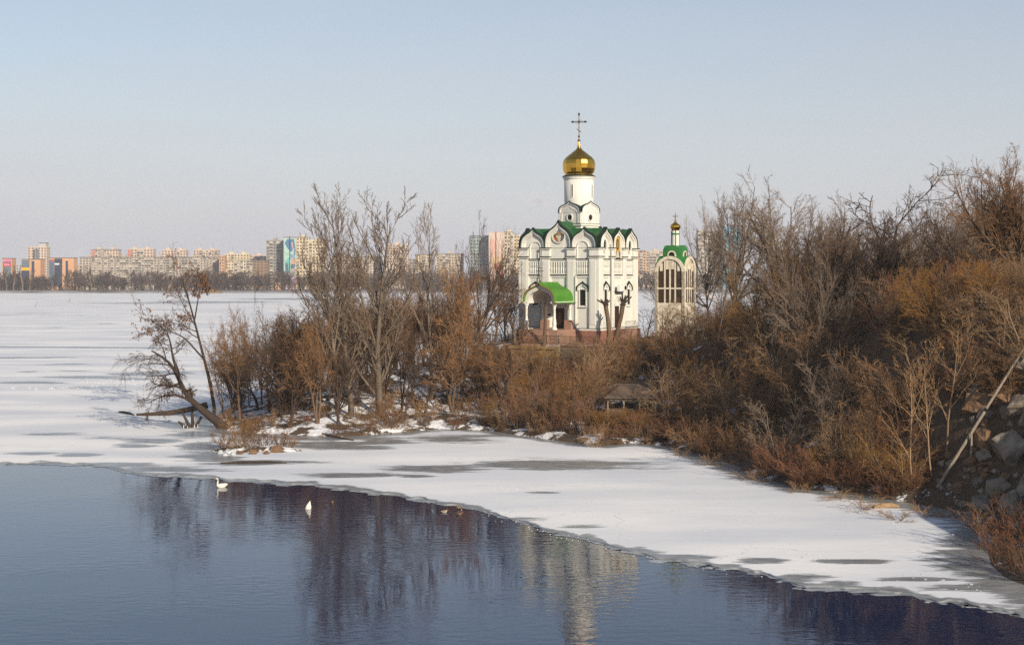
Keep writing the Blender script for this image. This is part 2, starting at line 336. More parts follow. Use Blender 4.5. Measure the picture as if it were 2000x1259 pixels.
def noise(scale, detail, vec, rough=0.6, sc=(1, 1, 1)):
    mp = n.new('ShaderNodeMapping'); mp.inputs['Scale'].default_value = sc; l.new(vec, mp.inputs[0])
    t = n.new('ShaderNodeTexNoise'); t.inputs['Scale'].default_value = scale; t.inputs['Detail'].default_value = detail; t.inputs['Roughness'].default_value = rough; l.new(mp.outputs[0], t.inputs[0]); return t.outputs['Fac']
def math2(op, a, bb):
    q = n.new('ShaderNodeMath'); q.operation = op
    for i, v in enumerate((a, bb)):
        if isinstance(v, (int, float)): q.inputs[i].default_value = v
        else: l.new(v, q.inputs[i])
    return q.outputs[0]
def rng(v, a, c, d=0.0, e=1.0):
    q = n.new('ShaderNodeMapRange'); l.new(v, q.inputs[0]); q.inputs['From Min'].default_value = a; q.inputs['From Max'].default_value = c; q.inputs['To Min'].default_value = d; q.inputs['To Max'].default_value = e; return q.outputs[0]
def mix(f, a, c):
    q = n.new('ShaderNodeMixRGB'); l.new(f, q.inputs[0])
    for i, v in ((1, a), (2, c)):
        if isinstance(v, tuple): q.inputs[i].default_value = (*v, 1)
        else: l.new(v, q.inputs[i])
    return q.outputs[0]
P = geo.outputs['Position']
nz = noise(0.5, 9, P, 0.68, (0.22, 1, 1)); nz2 = noise(1.6, 7, P, 0.68, (0.35, 1, 1)); nf = noise(0.035, 7, P, 0.68, (0.25, 1, 1)); ns = noise(0.09, 4, P, 0.5, (0.35, 1, 1))
tv = math2('ADD', at.outputs['Fac'], math2('MULTIPLY', math2('SUBTRACT', nz, 0.5), 2.4))
tv = math2('ADD', tv, math2('MULTIPLY', math2('SUBTRACT', nz2, 0.5), 1.1))
fac = rng(tv, 0.06, 0.34)
scour = rng(nf, 0.60, 0.70)                                   # wind-scoured streaks in the open river
yy = n.new('ShaderNodeSeparateXYZ'); l.new(P, yy.inputs[0])
scour = math2('MULTIPLY', scour, rng(yy.outputs[1], 170, 230))
snowc = mix(rng(ns, .40, .62), (0.66, 0.685, 0.725), (0.88, 0.87, 0.86))
snowc = mix(rng(nz2, 0.60, 0.72, 0, 0.5), snowc, (0.93, 0.93, 0.93))
nd = noise(3.0, 5, P, 0.6, (0.25, 1, 1)); snowc = mix(rng(nd, 0.56, 0.70, 0, 0.30), snowc, (0.60, 0.62, 0.65))
vo = n.new('ShaderNodeTexVoronoi'); vo.feature = 'DISTANCE_TO_EDGE'; vo.inputs['Scale'].default_value = 0.11; vo.inputs['Randomness'].default_value = 1.0
wpn = n.new('ShaderNodeVectorMath'); wpn.operation = 'MULTIPLY_ADD'; tn = n.new('ShaderNodeTexNoise'); tn.inputs['Scale'].default_value = 0.5; tn.inputs['Detail'].default_value = 5; l.new(P, tn.inputs[0]); l.new(tn.outputs['Color'], wpn.inputs[0]); wpn.inputs[1].default_value = (3.0, 3.0, 0); l.new(P, wpn.inputs[2]); l.new(wpn.outputs[0], vo.inputs[0])
crk = rng(vo.outputs['Distance'], 0.0, 0.006, 1.0, 0.0); snowc = mix(math2('MULTIPLY', crk, rng(ns, .42, .6, 0, .55)), snowc, (0.45, 0.48, 0.52))
greyc = mix(rng(nz2, .3, .7), (0.085, 0.10, 0.11), (0.36, 0.37, 0.37))
c = mix(math2('MULTIPLY', scour, 0.22), snowc, (0.36, 0.39, 0.43))
c = mix(math2('MULTIPLY', fac, 0.95), c, greyc)
l.new(c, b.inputs['Base Color']); l.new(rng(fac, 0, 1, 0.85, 0.28), b.inputs['Roughness']); b.inputs['Specular IOR Level'].default_value = 0.35
bp = n.new('ShaderNodeBump'); bp.inputs['Strength'].default_value = 0.35; bp.inputs['Distance'].default_value = 0.05
l.new(math2('MULTIPLY', nz2, rng(fac, 0, 1, 1, 0.1)), bp.inputs['Height']); l.new(bp.outputs[0], b.inputs['Normal'])
ice = mesh_np('river_ice', np.concatenate([Vi, skv]), np.concatenate([Qi, Qs]), m, smooth=True); tag(ice, kind='structure')
a = ice.data.attributes.new('thin', 'FLOAT', 'POINT'); a.data.foreach_set('value', np.concatenate([thin.ravel(), np.full(nc, 0.5)]).astype(np.float32))
# broken ice pushed up along the pressure ridges and crumbs at the ice edge: uncountable
R = random.Random(3); mb = MB()
def crumb(x, y, s, z=0.07):
    a = R.uniform(0, 6.28); k = R.randint(4, 6); pts = [(x + s * R.uniform(.6, 1) * math.cos(a + 6.283 * j / k), y + s * R.uniform(.6, 1) * math.sin(a + 6.283 * j / k)) for j in range(k)]
    t = R.uniform(.08, .3) * s; tx, ty = R.uniform(-.3, .3), R.uniform(-.3, .3)
    v = [(p[0], p[1], z - 0.04) for p in pts] + [(p[0], p[1], z + t + (p[0] - x) * tx + (p[1] - y) * ty) for p in pts]
    mb.add(v, [tuple(range(k - 1, -1, -1)), tuple(range(k, 2 * k))] + [(j, (j + 1) % k, k + (j + 1) % k, k + j) for j in range(k)])
for i in range(330):
    px = R.uniform(-60, 330); py = 757 + 3 * math.sin(px / 60) + R.gauss(0, 1.6) - 0.01 * px
    if R.random() < .35: py = 746 + R.gauss(0, 3); px = R.uniform(150, 330)
    x, y = gp(px, py); crumb(x, y, R.uniform(.06, .26))
for i in range(70):
    px = R.gauss(1090, 90) if i < 55 else R.uniform(860, 1500); py = float(np.interp(px, ipx, er)) + abs(R.gauss(0, 5)); x, y = gp(px, py); crumb(x, y, R.uniform(.02, .06), 0.02)
for cx, cy, k in [(1770, 1128, 14), (1850, 1135, 6), (1760, 1025, 10), (1840, 1008, 14), (1890, 1040, 9), (1600, 1090, 8), (440, 884, 24), (1900, 1150, 8)]:
    for i in range(k):
        x, y = gp(cx + R.gauss(0, 22), cy + R.gauss(0, 5)); crumb(x, y, R.uniform(.03, .13))
for k in range(150):
    t_ = k / 150; px = 905 + 360 * t_ + R.gauss(0, 2); py = float(np.interp(px, [905, 1010, 1130, 1265], [943, 959, 973, 984])) + R.gauss(0, 1.2); x, y = gp(px, py); crumb(x, y, R.uniform(.03, .09), 0.06)
for k in range(8):
    px = R.uniform(1180, 1700); py = R.choice((1022, 1036, 1048, 1060)) + (px - 1400) * .02 + R.gauss(0, 1.5); x, y = gp(px, py); crumb(x, y, R.uniform(.03, .10), 0.06)
o = fixn(mb.build('broken_ice', mat('broken_ice', (.45, .47, .50), (.62, .63, .65), 3, .6))); tag(o, 'small broken pieces of white ice scattered along ridges and the ice edge', 'ice', kind='stuff')

mb = MB(); R = random.Random(8)
for i in range(36):
    px = R.uniform(0, 1990); py = float(np.interp(px, ipx, er)) + abs(R.gauss(0, 3.2)); x, y = gp(px, py); s_ = R.uniform(.1, .55); a = R.uniform(0, 6.28); k = R.randint(5, 8)
    p = [(x + 1.7 * s_ * R.uniform(.6, 1) * math.cos(a + 6.283 * j / k), y + s_ * R.uniform(.6, 1) * math.sin(a + 6.283 * j / k)) for j in range(k)]
    mb.add([(q[0], q[1], -.02) for q in p] + [(q[0], q[1], .012 + .006 * (i % 3)) for q in p], [tuple(range(k - 1, -1, -1)), tuple(range(k, 2 * k))] + [(j, (j + 1) % k, k + (j + 1) % k, k + j) for j in range(k)])
o = fixn(mb.build('drifting_ice', mat('thin_grey_ice', (.20, .22, .24), (.42, .44, .46), 2.0, .3))); tag(o, 'thin grey plates of ice drifting along the open water edge', 'ice', kind='stuff')

J0 = np.searchsorted(ipx, -20); J1 = np.searchsorted(ipx, 2050); fx_, fy_ = Vi[last + J0:last + J1, 0], Vi[last + J0:last + J1, 1]; K = len(fx_); nv = 7
wd_ = 0.5 + 1.1 * np.abs(n1(ipx[J0:J1], 70, 31)) + .5 * np.abs(n1(ipx[J0:J1], 18, 32))
Vf = np.concatenate([np.stack([fx_, fy_ - wd_ * v_ + .05, np.full(K, .018)], -1) for v_ in np.linspace(0, 1, nv)]); I = (np.arange(nv - 1)[:, None] * K + np.arange(K - 1)[None, :]).ravel()
m = bpy.data.materials.new('slush_ice'); m.use_nodes = True; n = m.node_tree.nodes; l = m.node_tree.links; b = n['Principled BSDF']; geo = n.new('ShaderNodeNewGeometry'); P = geo.outputs['Position']
at = n.new('ShaderNodeAttribute'); at.attribute_name = 'off'
na = noise(1.1, 7, P, .65, (.45, 1, 1)); l.new(mix(rng(na, .35, .7), (.10, .115, .13), (.48, .50, .52)), b.inputs['Base Color']); b.inputs['Roughness'].default_value = .35
tr = n.new('ShaderNodeBsdfTransparent'); ms = n.new('ShaderNodeMixShader'); l.new(rng(math2('SUBTRACT', math2('ADD', na, .12), math2('MULTIPLY', at.outputs['Fac'], .42)), .36, .44), ms.inputs[0]); l.new(tr.outputs[0], ms.inputs[1]); l.new(b.outputs[0], ms.inputs[2]); l.new(ms.outputs[0], n['Material Output'].inputs[0])
o = mesh_np('slush_ice', Vf, np.stack([I, I + K, I + K + 1, I + 1], -1), m); tag(o, 'ragged grey slush fringe along the edge of the ice', 'ice', kind='stuff')
a = o.data.attributes.new('off', 'FLOAT', 'POINT'); a.data.foreach_set('value', np.repeat(np.linspace(0, 1, nv), K).astype(np.float32))
# ------------------------------------------------------------------ church
def bez(p0, p1, p2, p3, k):
    o = []
    for i in range(k):
        t = i / k; q = 1 - t
        o.append((q**3 * p0[0] + 3 * q * q * t * p1[0] + 3 * q * t * t * p2[0] + t**3 * p3[0], q**3 * p0[1] + 3 * q * q * t * p1[1] + 3 * q * t * t * p2[1] + t**3 * p3[1]))
    return o
HALF = bez((1, 0), (1.03, .34), (.90, .54), (.60, .665), 8) + bez((.60, .665), (.38, .755), (.14, .80), (0, 1.0), 7) + [(0, 1.0)]
def kok(ac, w, z0, h):                       # ogee gable outline, right spring -> peak -> left spring
    r = [(ac + w * x, z0 + h * y) for x, y in HALF]; return r + [(2 * ac - a, z) for a, z in reversed(r[:-1])]
def arch(ac, w, z0, k=12): return [(ac + w * math.cos(math.pi * i / k), z0 + w * math.sin(math.pi * i / k)) for i in range(k + 1)]
hw = CH_W / 2
church = empty('church', (CH_C[0], CH_C[1], CH_Z), -CH_TH)
tag(church, 'white orthodox church with dark green gabled roof and one golden onion dome', 'church')
Z = lambda z: z - CH_Z
def FR(a, b_, z): return (a, -hw - b_, Z(z))
def RT(a, b_, z): return (hw + b_, a, Z(z))
def BK(a, b_, z): return (-a, hw + b_, Z(z))
def LF(a, b_, z): return (-hw - b_, -a, Z(z))
ZS, ZP, ZB = 20.67, 10.4, 8.3
mb = MB().box(-hw, hw, -hw, hw, Z(ZP), Z(ZS)); mb.build('wall', M['wall'], church)
mb = MB().box(-hw - .55, hw + .55, -hw - .55, hw + .55, Z(ZB), Z(ZP - .22)); mb.build('plinth', M['granite'], church)
mb = MB().box(-hw - .42, hw + .42, -hw - .42, hw + .42, Z(ZP - .22), Z(ZP + .02)); mb.build('base_moulding', M['trim'], church)
mb = MB().box(-hw - .47, hw + .47, -hw - .47, hw + .47, Z(ZP + .02), Z(ZP + .06)); mb.build('base_flashing', M['cap'], church)
GF = [(-3.72, 1.78, 2.57), (0.0, 1.94, 3.45), (3.72, 1.78, 2.57)]; GR = [(-3.67, 1.83, 2.57), (0, 1.83, 2.57), (3.67, 1.83, 2.57)]
# vaulted roof runs right through behind every gable
for nm, (T, G) in {'f': (FR, GF), 'r': (RT, GR)}.items():
    for ac, w, h in G:
        MBx = MB().prism(kok(ac, w * 1.0, ZS - .05, h + .02), -2 * hw + .06, -.06, T); fixn(MBx.build('roof_vault', M['roof'], church))
for T, G in ((FR, GF), (RT, GR), (BK, GF), (LF, GR)):
    vis = T in (FR, RT)
    for ac, w, h in G:
        o = fixn(MB().prism(kok(ac, w * .985, ZS, h * .985), -.05, 0.02, T).build('gable_wall', M['wall'], church))
        e = MB().ring(kok(ac, w * 1.035, ZS, h * 1.04), kok(ac, w * .965, ZS, h * .965), -.12, .44, T); fixn(e.build('gable_flashing', M['cap'], church))
        if vis:
            for (k1, k2, bb) in ((.97, .86, .36), (.85, .75, .22), (.745, .69, .12)):
                r_ = MB().ring(kok(ac, w * k1, ZS, h * k1), kok(ac, w * k2, ZS, h * k2), 0, bb, T); fixn(r_.build('gable_moulding', M['trim'], church))
PILF = [(-hw, -4.45), (-2.42, -1.25), (1.25, 2.42), (4.45, hw)]; PILR = [(-hw, -4.45), (-2.32, -1.35), (1.35, 2.32), (4.45, hw)]
def ends(p, b_): return (p[0] - (b_ if p[0] <= -hw else 0), p[1] + (b_ if p[1] >= hw else 0))
for T, PL in ((FR, PILF), (RT, PILR), (BK, PILF), (LF, PILR)):
    dp = 0.0 if T in (FR, BK) else -0.004
    for p in PL:
        a0, a1 = ends(p, .30 + dp) if T in (FR, BK) else p
        MB().box(a0, a1, 0, .30 + dp, ZP + .06, ZS - .19, T).build('pilaster', M['trim'], church)
        for zz, bb in ((ZS - .19, .46), (19.36, .44)):
            x0, x1 = ((a0 if p[0] > -hw else -hw - bb) - (.10 if p[0] > -hw else 0), (a1 if p[1] < hw else hw + bb) + (.10 if p[1] < hw else 0)) if T in (FR, BK) else (p[0] - .09 * (p[0] > -hw), p[1] + .09 * (p[1] < hw))
            o = MB().box(x0, x1, 0.003, bb + dp, zz, zz + .14, T).build('capital', M['trim'], church)
            MB().box(x0 - .04, x1 + .04, 0.006, bb + .06 + dp, zz + .14, zz + .25, T).build('capital_flashing', M['cap'], o)
        if T in (FR, RT):
            MB().box((a0 if p[0] > -hw else p[0]) + .16, (a1 if p[1] < hw else p[1]) - .16, .30 + dp, .35 + dp, ZP + .5, 19.0, T).build('pilaster_panel', M['wall'], church)
BAYF = [(-4.45, -2.42), (-1.25, 1.25), (2.42, 4.45)]; BAYR = [(-4.45, -2.32), (-1.35, 1.35), (2.32, 4.45)]
balmesh = None
def hood(T, ac, w, z0, h, par):
    o = fixn(MB().ring(kok(ac, w, z0, h), kok(ac, w * .72, z0, h * .72), 0, .16, T).build('window_hood', M['trim'], par))
    fixn(MB().ring(kok(ac, w * 1.18, z0, h * 1.16), kok(ac, w * .99, z0, h * .99), 0, .26, T).build('hood_flashing', M['cap'], o)); return o
for T, BAY in ((FR, BAYF), (RT, BAYR)):
    for i, (a0, a1) in enumerate(BAY):
        ac = (a0 + a1) / 2; w = (a1 - a0) / 2
        for zz, bb in ((17.05, .16), (19.10, .18)):
            o = MB().box(a0, a1, 0, bb, zz, zz + .10, T).build('string_course', M['trim'], church)
            MB().box(a0, a1, 0, bb + .06, zz + .10, zz + .20, T).build('ledge_flashing', M['cap'], o)
        bal = MB().box(a0 + .05, a1 - .05, 0, .14, 17.27, 17.42, T).build('balustrade', M['trim'], church)
        MB().box(a0 + .05, a1 - .05, 0, .14, 18.86, 19.0, T).build('top_rail', M['trim'], bal)
        k = 7
        for j in range(k):
            aa = a0 + .22 + (a1 - a0 - .44) * j / (k - 1)
            prof = [(.05, 0), (.085, .03), (.085, .10), (.05, .14), (.09, .36), (.10, .50), (.055, .78), (.05, .95), (.085, 1.2), (.055, 1.32), (.085, 1.36), (.085, 1.44)]
            if balmesh is None:
                o = MB().lathe(prof, 8).build('baluster', M['trim'], bal, True); balmesh = o.data
            else:
                o = link(bpy.data.objects.new('baluster', balmesh), bal)
            o.location = T(aa, .11, 17.42)
        # arched blind niche in the upper bay: moulded surround
        if (T is FR and i != 1):
            A = arch(ac, w * .86, 21.0 - .28, 14); Bq = arch(ac, w * .74, 21.0 - .28, 14)
            P = [(A[0][0], 19.26)] + A + [(A[-1][0], 19.26)]; Q_ = [(Bq[0][0], 19.26)] + Bq + [(Bq[-1][0], 19.26)]
            fixn(MB().ring(P, Q_, 0, .14, T).build('niche_surround', M['trim'], church))
            sc_ = .72
        # lower bay: recessed panel frame
        fixn(MB().ring([(a0, ZP + .06), (a0, 17.05), (a1, 17.05), (a1, ZP + .06)], [(a0 + .16, ZP + .06), (a0 + .16, 16.85), (a1 - .16, 16.85), (a1 - .16, ZP + .06)], 0, .10, T).build('bay_frame', M['trim'], church))
        if T is FR and i != 1 or T is RT and i != 1:
            wdt = .42
            win = MB().box(ac - wdt, ac + wdt, 0, .03, 13.35, 15.35, T).build('window', M['glass'], church)
            fixn(MB().ring([(ac - wdt - .14, 13.2), (ac - wdt - .14, 15.35), (ac + wdt + .14, 15.35), (ac + wdt + .14, 13.2)], [(ac - wdt, 13.35), (ac - wdt, 15.36), (ac + wdt, 15.36), (ac + wdt, 13.35)], 0, .13, T).build('window_frame', M['trim'], win))
            MB().box(ac - wdt - .2, ac + wdt + .2, 0, .2, 13.1, 13.2, T).build('window_sill', M['trim'], win)
            hood(T, ac, .78, 15.2, 1.05, win)
# round icon on the front centre gable
def disc(T, ac, zc, ra, rz, b0, b1, k=28): return [(ac + ra * math.cos(2 * math.pi * i / k), zc + rz * math.sin(2 * math.pi * i / k)) for i in range(k)]
IC = {k: mat('icon_' + k, c, None, rough=0.4) for k, c in dict(ground=(0.12, 0.045, 0.02), amber=(0.34, 0.13, 0.025), halo=(0.30, 0.21, 0.07), skin=(0.36, 0.21, 0.11), cap=(0.16, 0.20, 0.21), white=(0.55, 0.50, 0.40), blue=(0.05, 0.09, 0.11), gold=(0.50, 0.31, 0.06), dark=(0.05, 0.02, 0.01), slate=(0.10, 0.12, 0.12)).items()}
zi = 22.25
icon = fixn(MB().prism(disc(FR, 0, zi, .86, .86, 0, 0), .02, .10, FR).build('round_icon', IC['ground'], church))
fixn(MB().ring(disc(FR, 0, zi, 1.0, 1.0, 0, 0), disc(FR, 0, zi, .84, .84, 0, 0), 0, .2, FR, closed=True).build('icon_frame', M['trim'], icon))
def flat(nm, poly, mt, T, par, b0=.10, b1=.11): return fixn(MB().prism(poly, b0, b1, T).build(nm, mt, par))
flat('icon_amber_field', [(-.80, zi - .1), (-.25, zi - .25), (-.12, zi - .80), (-.40, zi - .72), (-.66, zi - .5)], IC['amber'], FR, icon)
flat('icon_slate_field', [(.18, zi), (.80, zi + .02), (.68, zi - .45), (.25, zi - .6)], IC['slate'], FR, icon)
flat('icon_robe', [(-.50, zi - .05), (-.2, zi + .1), (.2, zi + .1), (.34, zi - .02), (.2, zi - .75), (-.05, zi - .8), (-.22, zi - .3)], IC['white'], FR, icon, .11, .12)
flat('icon_sleeves', [(-.80, zi + .12), (-.45, zi + .02), (-.40, zi + .14), (-.70, zi + .24)], IC['blue'], FR, icon, .11, .12)
flat('icon_halo', disc(FR, 0, zi + .32, .33, .33, 0, 0, 18), IC['halo'], FR, icon, .12, .13)
flat('icon_face', disc(FR, 0, zi + .25, .16, .22, 0, 0, 14), IC['skin'], FR, icon, .13, .14)
flat('icon_cap', [(-.16, zi + .38), (-.18, zi + .62), (0, zi + .68), (.18, zi + .62), (.16, zi + .38)], IC['cap'], FR, icon, .14, .15)
# arched icon on the right face
aw, z0, z1 = .74, 19.35, 21.55
P = [(aw, z0)] + arch(0, aw, z1, 14) + [(-aw, z0)]
icon2 = fixn(MB().prism(P, .02, .12, RT).build('arched_icon', IC['gold'], church))
fixn(MB().ring([(aw + .16, z0 - .05)] + arch(0, aw + .16, z1, 14) + [(-aw - .16, z0 - .05)], P, 0, .24, RT).build('icon_frame', M['trim'], icon2))
flat('icon_border', [(-.74, z0), (.74, z0), (.74, z0 + .75), (.3, z0 + .95), (-.3, z0 + .95), (-.74, z0 + .75)], IC['ground'], RT, icon2, .12, .13)
flat('icon_robe', [(-.5, z0 + .1), (.5, z0 + .1), (.3, z0 + .8), (0, z0 + 1.0), (-.3, z0 + .8)], IC['white'], RT, icon2, .13, .14)
flat('icon_hair', disc(RT, 0, 21.15, .42, .72, 0, 0, 18), IC['dark'], RT, icon2, .125, .14)
flat('icon_face', disc(RT, 0, 21.15, .24, .50, 0, 0, 16), IC['halo'], RT, icon2, .14, .15)
for ac in (-3.67, 3.67):
    o = fixn(MB().prism(disc(RT, ac, 21.0, .42, .72, 0, 0, 20), .0, .03, RT).build('oval_window', M['glass'], church))
    fixn(MB().ring(disc(RT, ac, 21.0, .60, .92, 0, 0, 20), disc(RT, ac, 21.0, .42, .72, 0, 0, 20), 0, .16, RT, closed=True).build('window_frame', M['trim'], o))
# side door with arched hood and its landing
dr = MB().box(-.6, .6, 0, .05, ZP + .06, 13.2, RT).build('side_door', M['door'], church)
for rad, bb in ((1.15, .16), (.92, .24), (.72, .12)):
    fixn(MB().ring(arch(0, rad, 13.4, 12), arch(0, rad - .14, 13.4, 12), 0, bb, RT).build('door_arch', M['trim'], dr))
MB().box(-1.5, 1.9, .56, 2.0, ZB, ZP - .1, RT).build('landing', M['pinkgranite'], church)
rl = MB()
for i in range(9): rl.bar(RT(-1.4 + .4 * i, 1.9, ZP - .1), RT(-1.4 + .4 * i, 1.9, ZP + .85), .018, 5)
for zz in (ZP + .05, ZP + .85): rl.bar(RT(-1.45, 1.9, zz), RT(1.85, 1.9, zz), .025, 5)
rl.build('railing', M['iron'], church)
# downpipes
for T, aa, z1_ in ((FR, -2.5, 20.4), (FR, 2.52, 17.0), (RT, -2.4, 20.9)):
    mb = MB().bar(T(aa, .42, ZP), T(aa, .42, z1_), .055, 6); mb.bar(T(aa, .42, z1_), T(aa + .1, .1, z1_ + .35), .055, 6); mb.build('downpipe', M['pipe'], church)
# drum tier: square block with ogee gables
TR = math.radians(-12.0); tw = 1.84; tc, ts = math.cos(TR), math.sin(TR)
def rot(x, y): return (x * tc - y * ts, x * ts + y * tc)
def tface(k):
    ang = k * math.pi / 2; ca, sa = math.cos(ang), math.sin(ang)
    def T(a, b_, z):
        x, y = a, -tw - b_; x, y = x * ca - y * sa, x * sa + y * ca; x, y = rot(x, y); return (x, y, Z(z))
    return T
mb = MB(); TF = [tface(k) for k in range(4)]
mb.box(-tw, tw, -2 * tw, 0, 21.5, 25.35, TF[0]); mb.build('drum_base', M['wall'], church)
for k, T in enumerate(TF):
    d = .004 * (k % 2)
    o = MB().box(-tw - .16 + d, tw + .16 - d, 0, .16 + d, 23.62, 23.84, T).build('string_course', M['trim'], church)
    MB().box(-tw - .2 + d, tw + .2 - d, 0, .2 + d, 23.84, 23.89, T).build('ledge_flashing', M['cap'], o)
    for s_ in (-1, 1):
        MB().box(*sorted((s_ * tw, s_ * (tw - .2))), 0, .10 + d, 23.89, 25.3, T).build('pilaster', M['trim'], church)
        MB().box(*sorted((s_ * (tw + .12), s_ * (tw - .24))), 0, .16 + d, 25.28, 25.38, T).build('capital', M['trim'], church)
    fixn(MB().prism(kok(0, tw * .97, 25.35, 1.45), -.1, .04, T).build('gable_wall', M['wall'], church))
    fixn(MB().ring(kok(0, tw * 1.03, 25.35, 1.55), kok(0, tw * .95, 25.35, 1.42), -.15, .20, T).build('gable_flashing', M['cap'], church))
    fixn(MB().ring(kok(0, tw * .95, 25.35, 1.42), kok(0, tw * .84, 25.35, 1.26), 0, .16, T).build('gable_moulding', M['trim'], church))
    ip = kok(0, tw * .72, 24.75, 1.35); op = kok(0, tw * .80, 24.75, 1.48)
    fixn(MB().ring([(op[0][0], 23.95)] + op + [(op[-1][0], 23.95)], [(ip[0][0], 23.95)] + ip + [(ip[-1][0], 23.95)], 0, .09, T).build('niche_surround', M['trim'], church))
    o = fixn(MB().prism(disc(T, 0, 24.70, .40, .40, 0, 0, 20), 0, .03, T).build('round_window', M['glass'], church))
    fixn(MB().ring(disc(T, 0, 24.70, .52, .52, 0, 0, 20), disc(T, 0, 24.70, .39, .39, 0, 0, 20), 0, .12, T, closed=True).build('window_frame', M['trim'], o))
for k in (0, 1): fixn(MB().prism(kok(0, tw * .99, 25.3, 1.5), -2 * tw + .12, -.12, TF[k]).build('tier_roof_vault', M['roof'], church))
dm = MB().lathe([(1.70, Z(22)), (1.72, Z(25.5)), (1.94, Z(26.9)), (1.95, Z(29.86))], 40).build('drum', M['wall'], church, False)
for p in dm.data.polygons: p.use_smooth = len(p.vertices) == 4
MB().lathe([(1.96, Z(29.7)), (2.05, Z(29.75)), (2.08, Z(29.92)), (2.16, Z(29.96)), (2.16, Z(30.04)), (1.9, Z(30.08))], 40).build('drum_cornice', M['trim'], church)
MB().lathe([(2.14, Z(30.05)), (2.22, Z(30.09)), (2.05, Z(30.22)), (1.85, Z(30.30))], 40).build('drum_flashing', M['cap'], church)
for ang in (-27, 60, 150, 240):
    t_ = math.radians(ang) - math.pi / 2 + CH_TH - math.radians(2.6); ca, sa = math.cos(t_), math.sin(t_)
    T = lambda a, b_, z: ((1.93 + b_) * ca - a * sa, (1.93 + b_) * sa + a * ca, Z(z))
    o = MB().box(-.085, .085, 0, .035, 27.35, 28.95, T).build('slit_window', M['glass'], church)
    MB().ring([(-.17, 27.25), (-.17, 29.05), (.17, 29.05), (.17, 27.25)], [(-.085, 27.35), (-.085, 28.95), (.085, 28.95), (.085, 27.35)], 0, .05, T, closed=True).build('window_frame', M['trim'], o)
prof = [(1.78, 30.15), (1.82, 30.42), (1.99, 30.64), (2.13, 31.15), (2.17, 31.75), (2.06, 32.22), (1.72, 32.65), (1.20, 33.05), (.80, 33.37), (.48, 33.60), (.28, 33.85), (.19, 34.15), (.10, 34.65)]
dome = MB().lathe([(r, Z(z)) for r, z in prof], 18).build('onion_dome', M['gold'], church)
dome.rotation_euler = (0, 0, math.radians(7))
cr = MB()
cz = Z(0)
cr.ball((0, 0, Z(34.83)), .20, 8).ball((0, 0, Z(35.37)), .15, 8)
def crb(x0, z0, x1, z1, r): cr.bar((x0 * ccx, x0 * ccy, Z(z0)), (x1 * ccx, x1 * ccy, Z(z1)), r, 6)
ccx, ccy = math.cos(CH_TH * .75), math.sin(CH_TH * .75)
for dx in (-.06, .06): crb(dx, 34.7, dx, 38.4, .035)
for dz in (-.06, .06): crb(-.85, 37.3 + dz, .85, 37.3 + dz, .035)
for k in range(6): crb(-.06, 35.4 + .5 * k, .06, 35.65 + .5 * k, .02)
for (x, z) in ((-.82, 37.3), (.82, 37.3), (0, 38.3), (0, 37.3)): cr.ball((x * ccx, x * ccy, Z(z)), .155, 6)
for s_ in (-1, 1): crb(s_ * .95, 37.3, s_ * 1.08, 37.3, .05)
crb(0, 38.4, 0, 38.58, .05)
for k in range(12):
    t_ = 2 * math.pi * k / 12 + .26; crb(.15 * math.cos(t_), 37.3 + .15 * math.sin(t_), .46 * math.cos(t_), 37.3 + .46 * math.sin(t_), .016)
crb(-.30, 36.15 + .22, .30, 36.15 - .22, .05)
cr.build('dome_cross', M['bronze'], church)
# entrance porch
PZ = 10.35; PB = 5.1; ez = 13.75
MB().box(-2.75, 2.75, .56, PB + .5, ZB, PZ, FR).build('porch_platform', M['pinkgranite'], church)
for i in range(6): MB().box(-1.5, 1.5, PB + .5 + .3 * i, PB + .8 + .3 * i, ZB, PZ - .28 * (i + 1), FR).build('step', M['pinkgranite'], church)
colm = None
prof = [(.36, 0), (.36, .12), (.28, .16), (.30, .30), (.20, .38), (.24, .6), (.27, .85), (.20, 1.1), (.23, 1.25), (.16, 1.35), (.155, 2.6), (.20, 2.66), (.16, 2.75), (.20, 2.9), (.30, 3.1), (.33, 3.15), (.33, 3.3)]
for aa in (-2.0, 2.0):
    for bb in (PB - .1, .85):
        if colm is None: o = MB().lathe(prof, 14).build('porch_column', M['trim'], church, True); colm = o.data
        else: o = link(bpy.data.objects.new('porch_column', colm), church)
        o.location = FR(aa, bb, PZ)
    MB().box(aa - .36, aa + .36, .3, PB + .25, ez - .10, ez + .12, FR).build('porch_beam', M['trim'], church)
for aa in (-1.55, 1.9):
    MB().box(aa - .5, aa + .5, .62, 1.3, PZ, PZ + 1.15, FR).build('porch_pedestal', M['pinkgranite'], church)
PK = kok(0, 2.12, ez + .1, 2.35)
inn = kok(0, 1.62, ez + .1, 1.75)
fixn(MB().ring([(a * .99, z - .03) for a, z in PK], inn, .25, PB, FR).build('porch_vault', M['wall'], church))
outr = [(2.62, ez - .02), (2.36, ez + .02)] + kok(0, 2.2, ez + .14, 2.42) + [(-2.36, ez + .02), (-2.62, ez - .02)]
innr = [(2.62, ez - .10), (2.34, ez - .05)] + kok(0, 2.12, ez + .12, 2.36) + [(-2.34, ez - .05), (-2.62, ez - .10)]
fixn(MB().ring(outr, innr, .30, PB + .35, FR).build('porch_roof', M['porchroof'], church))
sm_ = MB()
for k in range(11):
    bq = .55 + k * .47; o2 = [(a * 1.006, z + .02) for a, z in outr]
    sm_.ring([(a, z + .015) for a, z in o2], outr, bq, bq + .05, FR)
o = fixn(sm_.build('roof_seam', M['porchroof'], church)); o['kind'] = 'stuff'
fixn(MB().ring([(a * 1.01, z + .03) for a, z in outr], [(a * .985, z - .03) for a, z in innr], PB + .352, PB + .42, FR).build('porch_verge', mat('brass_verge', (0.42, 0.27, 0.05), None, rough=.4, metal=.6), church))
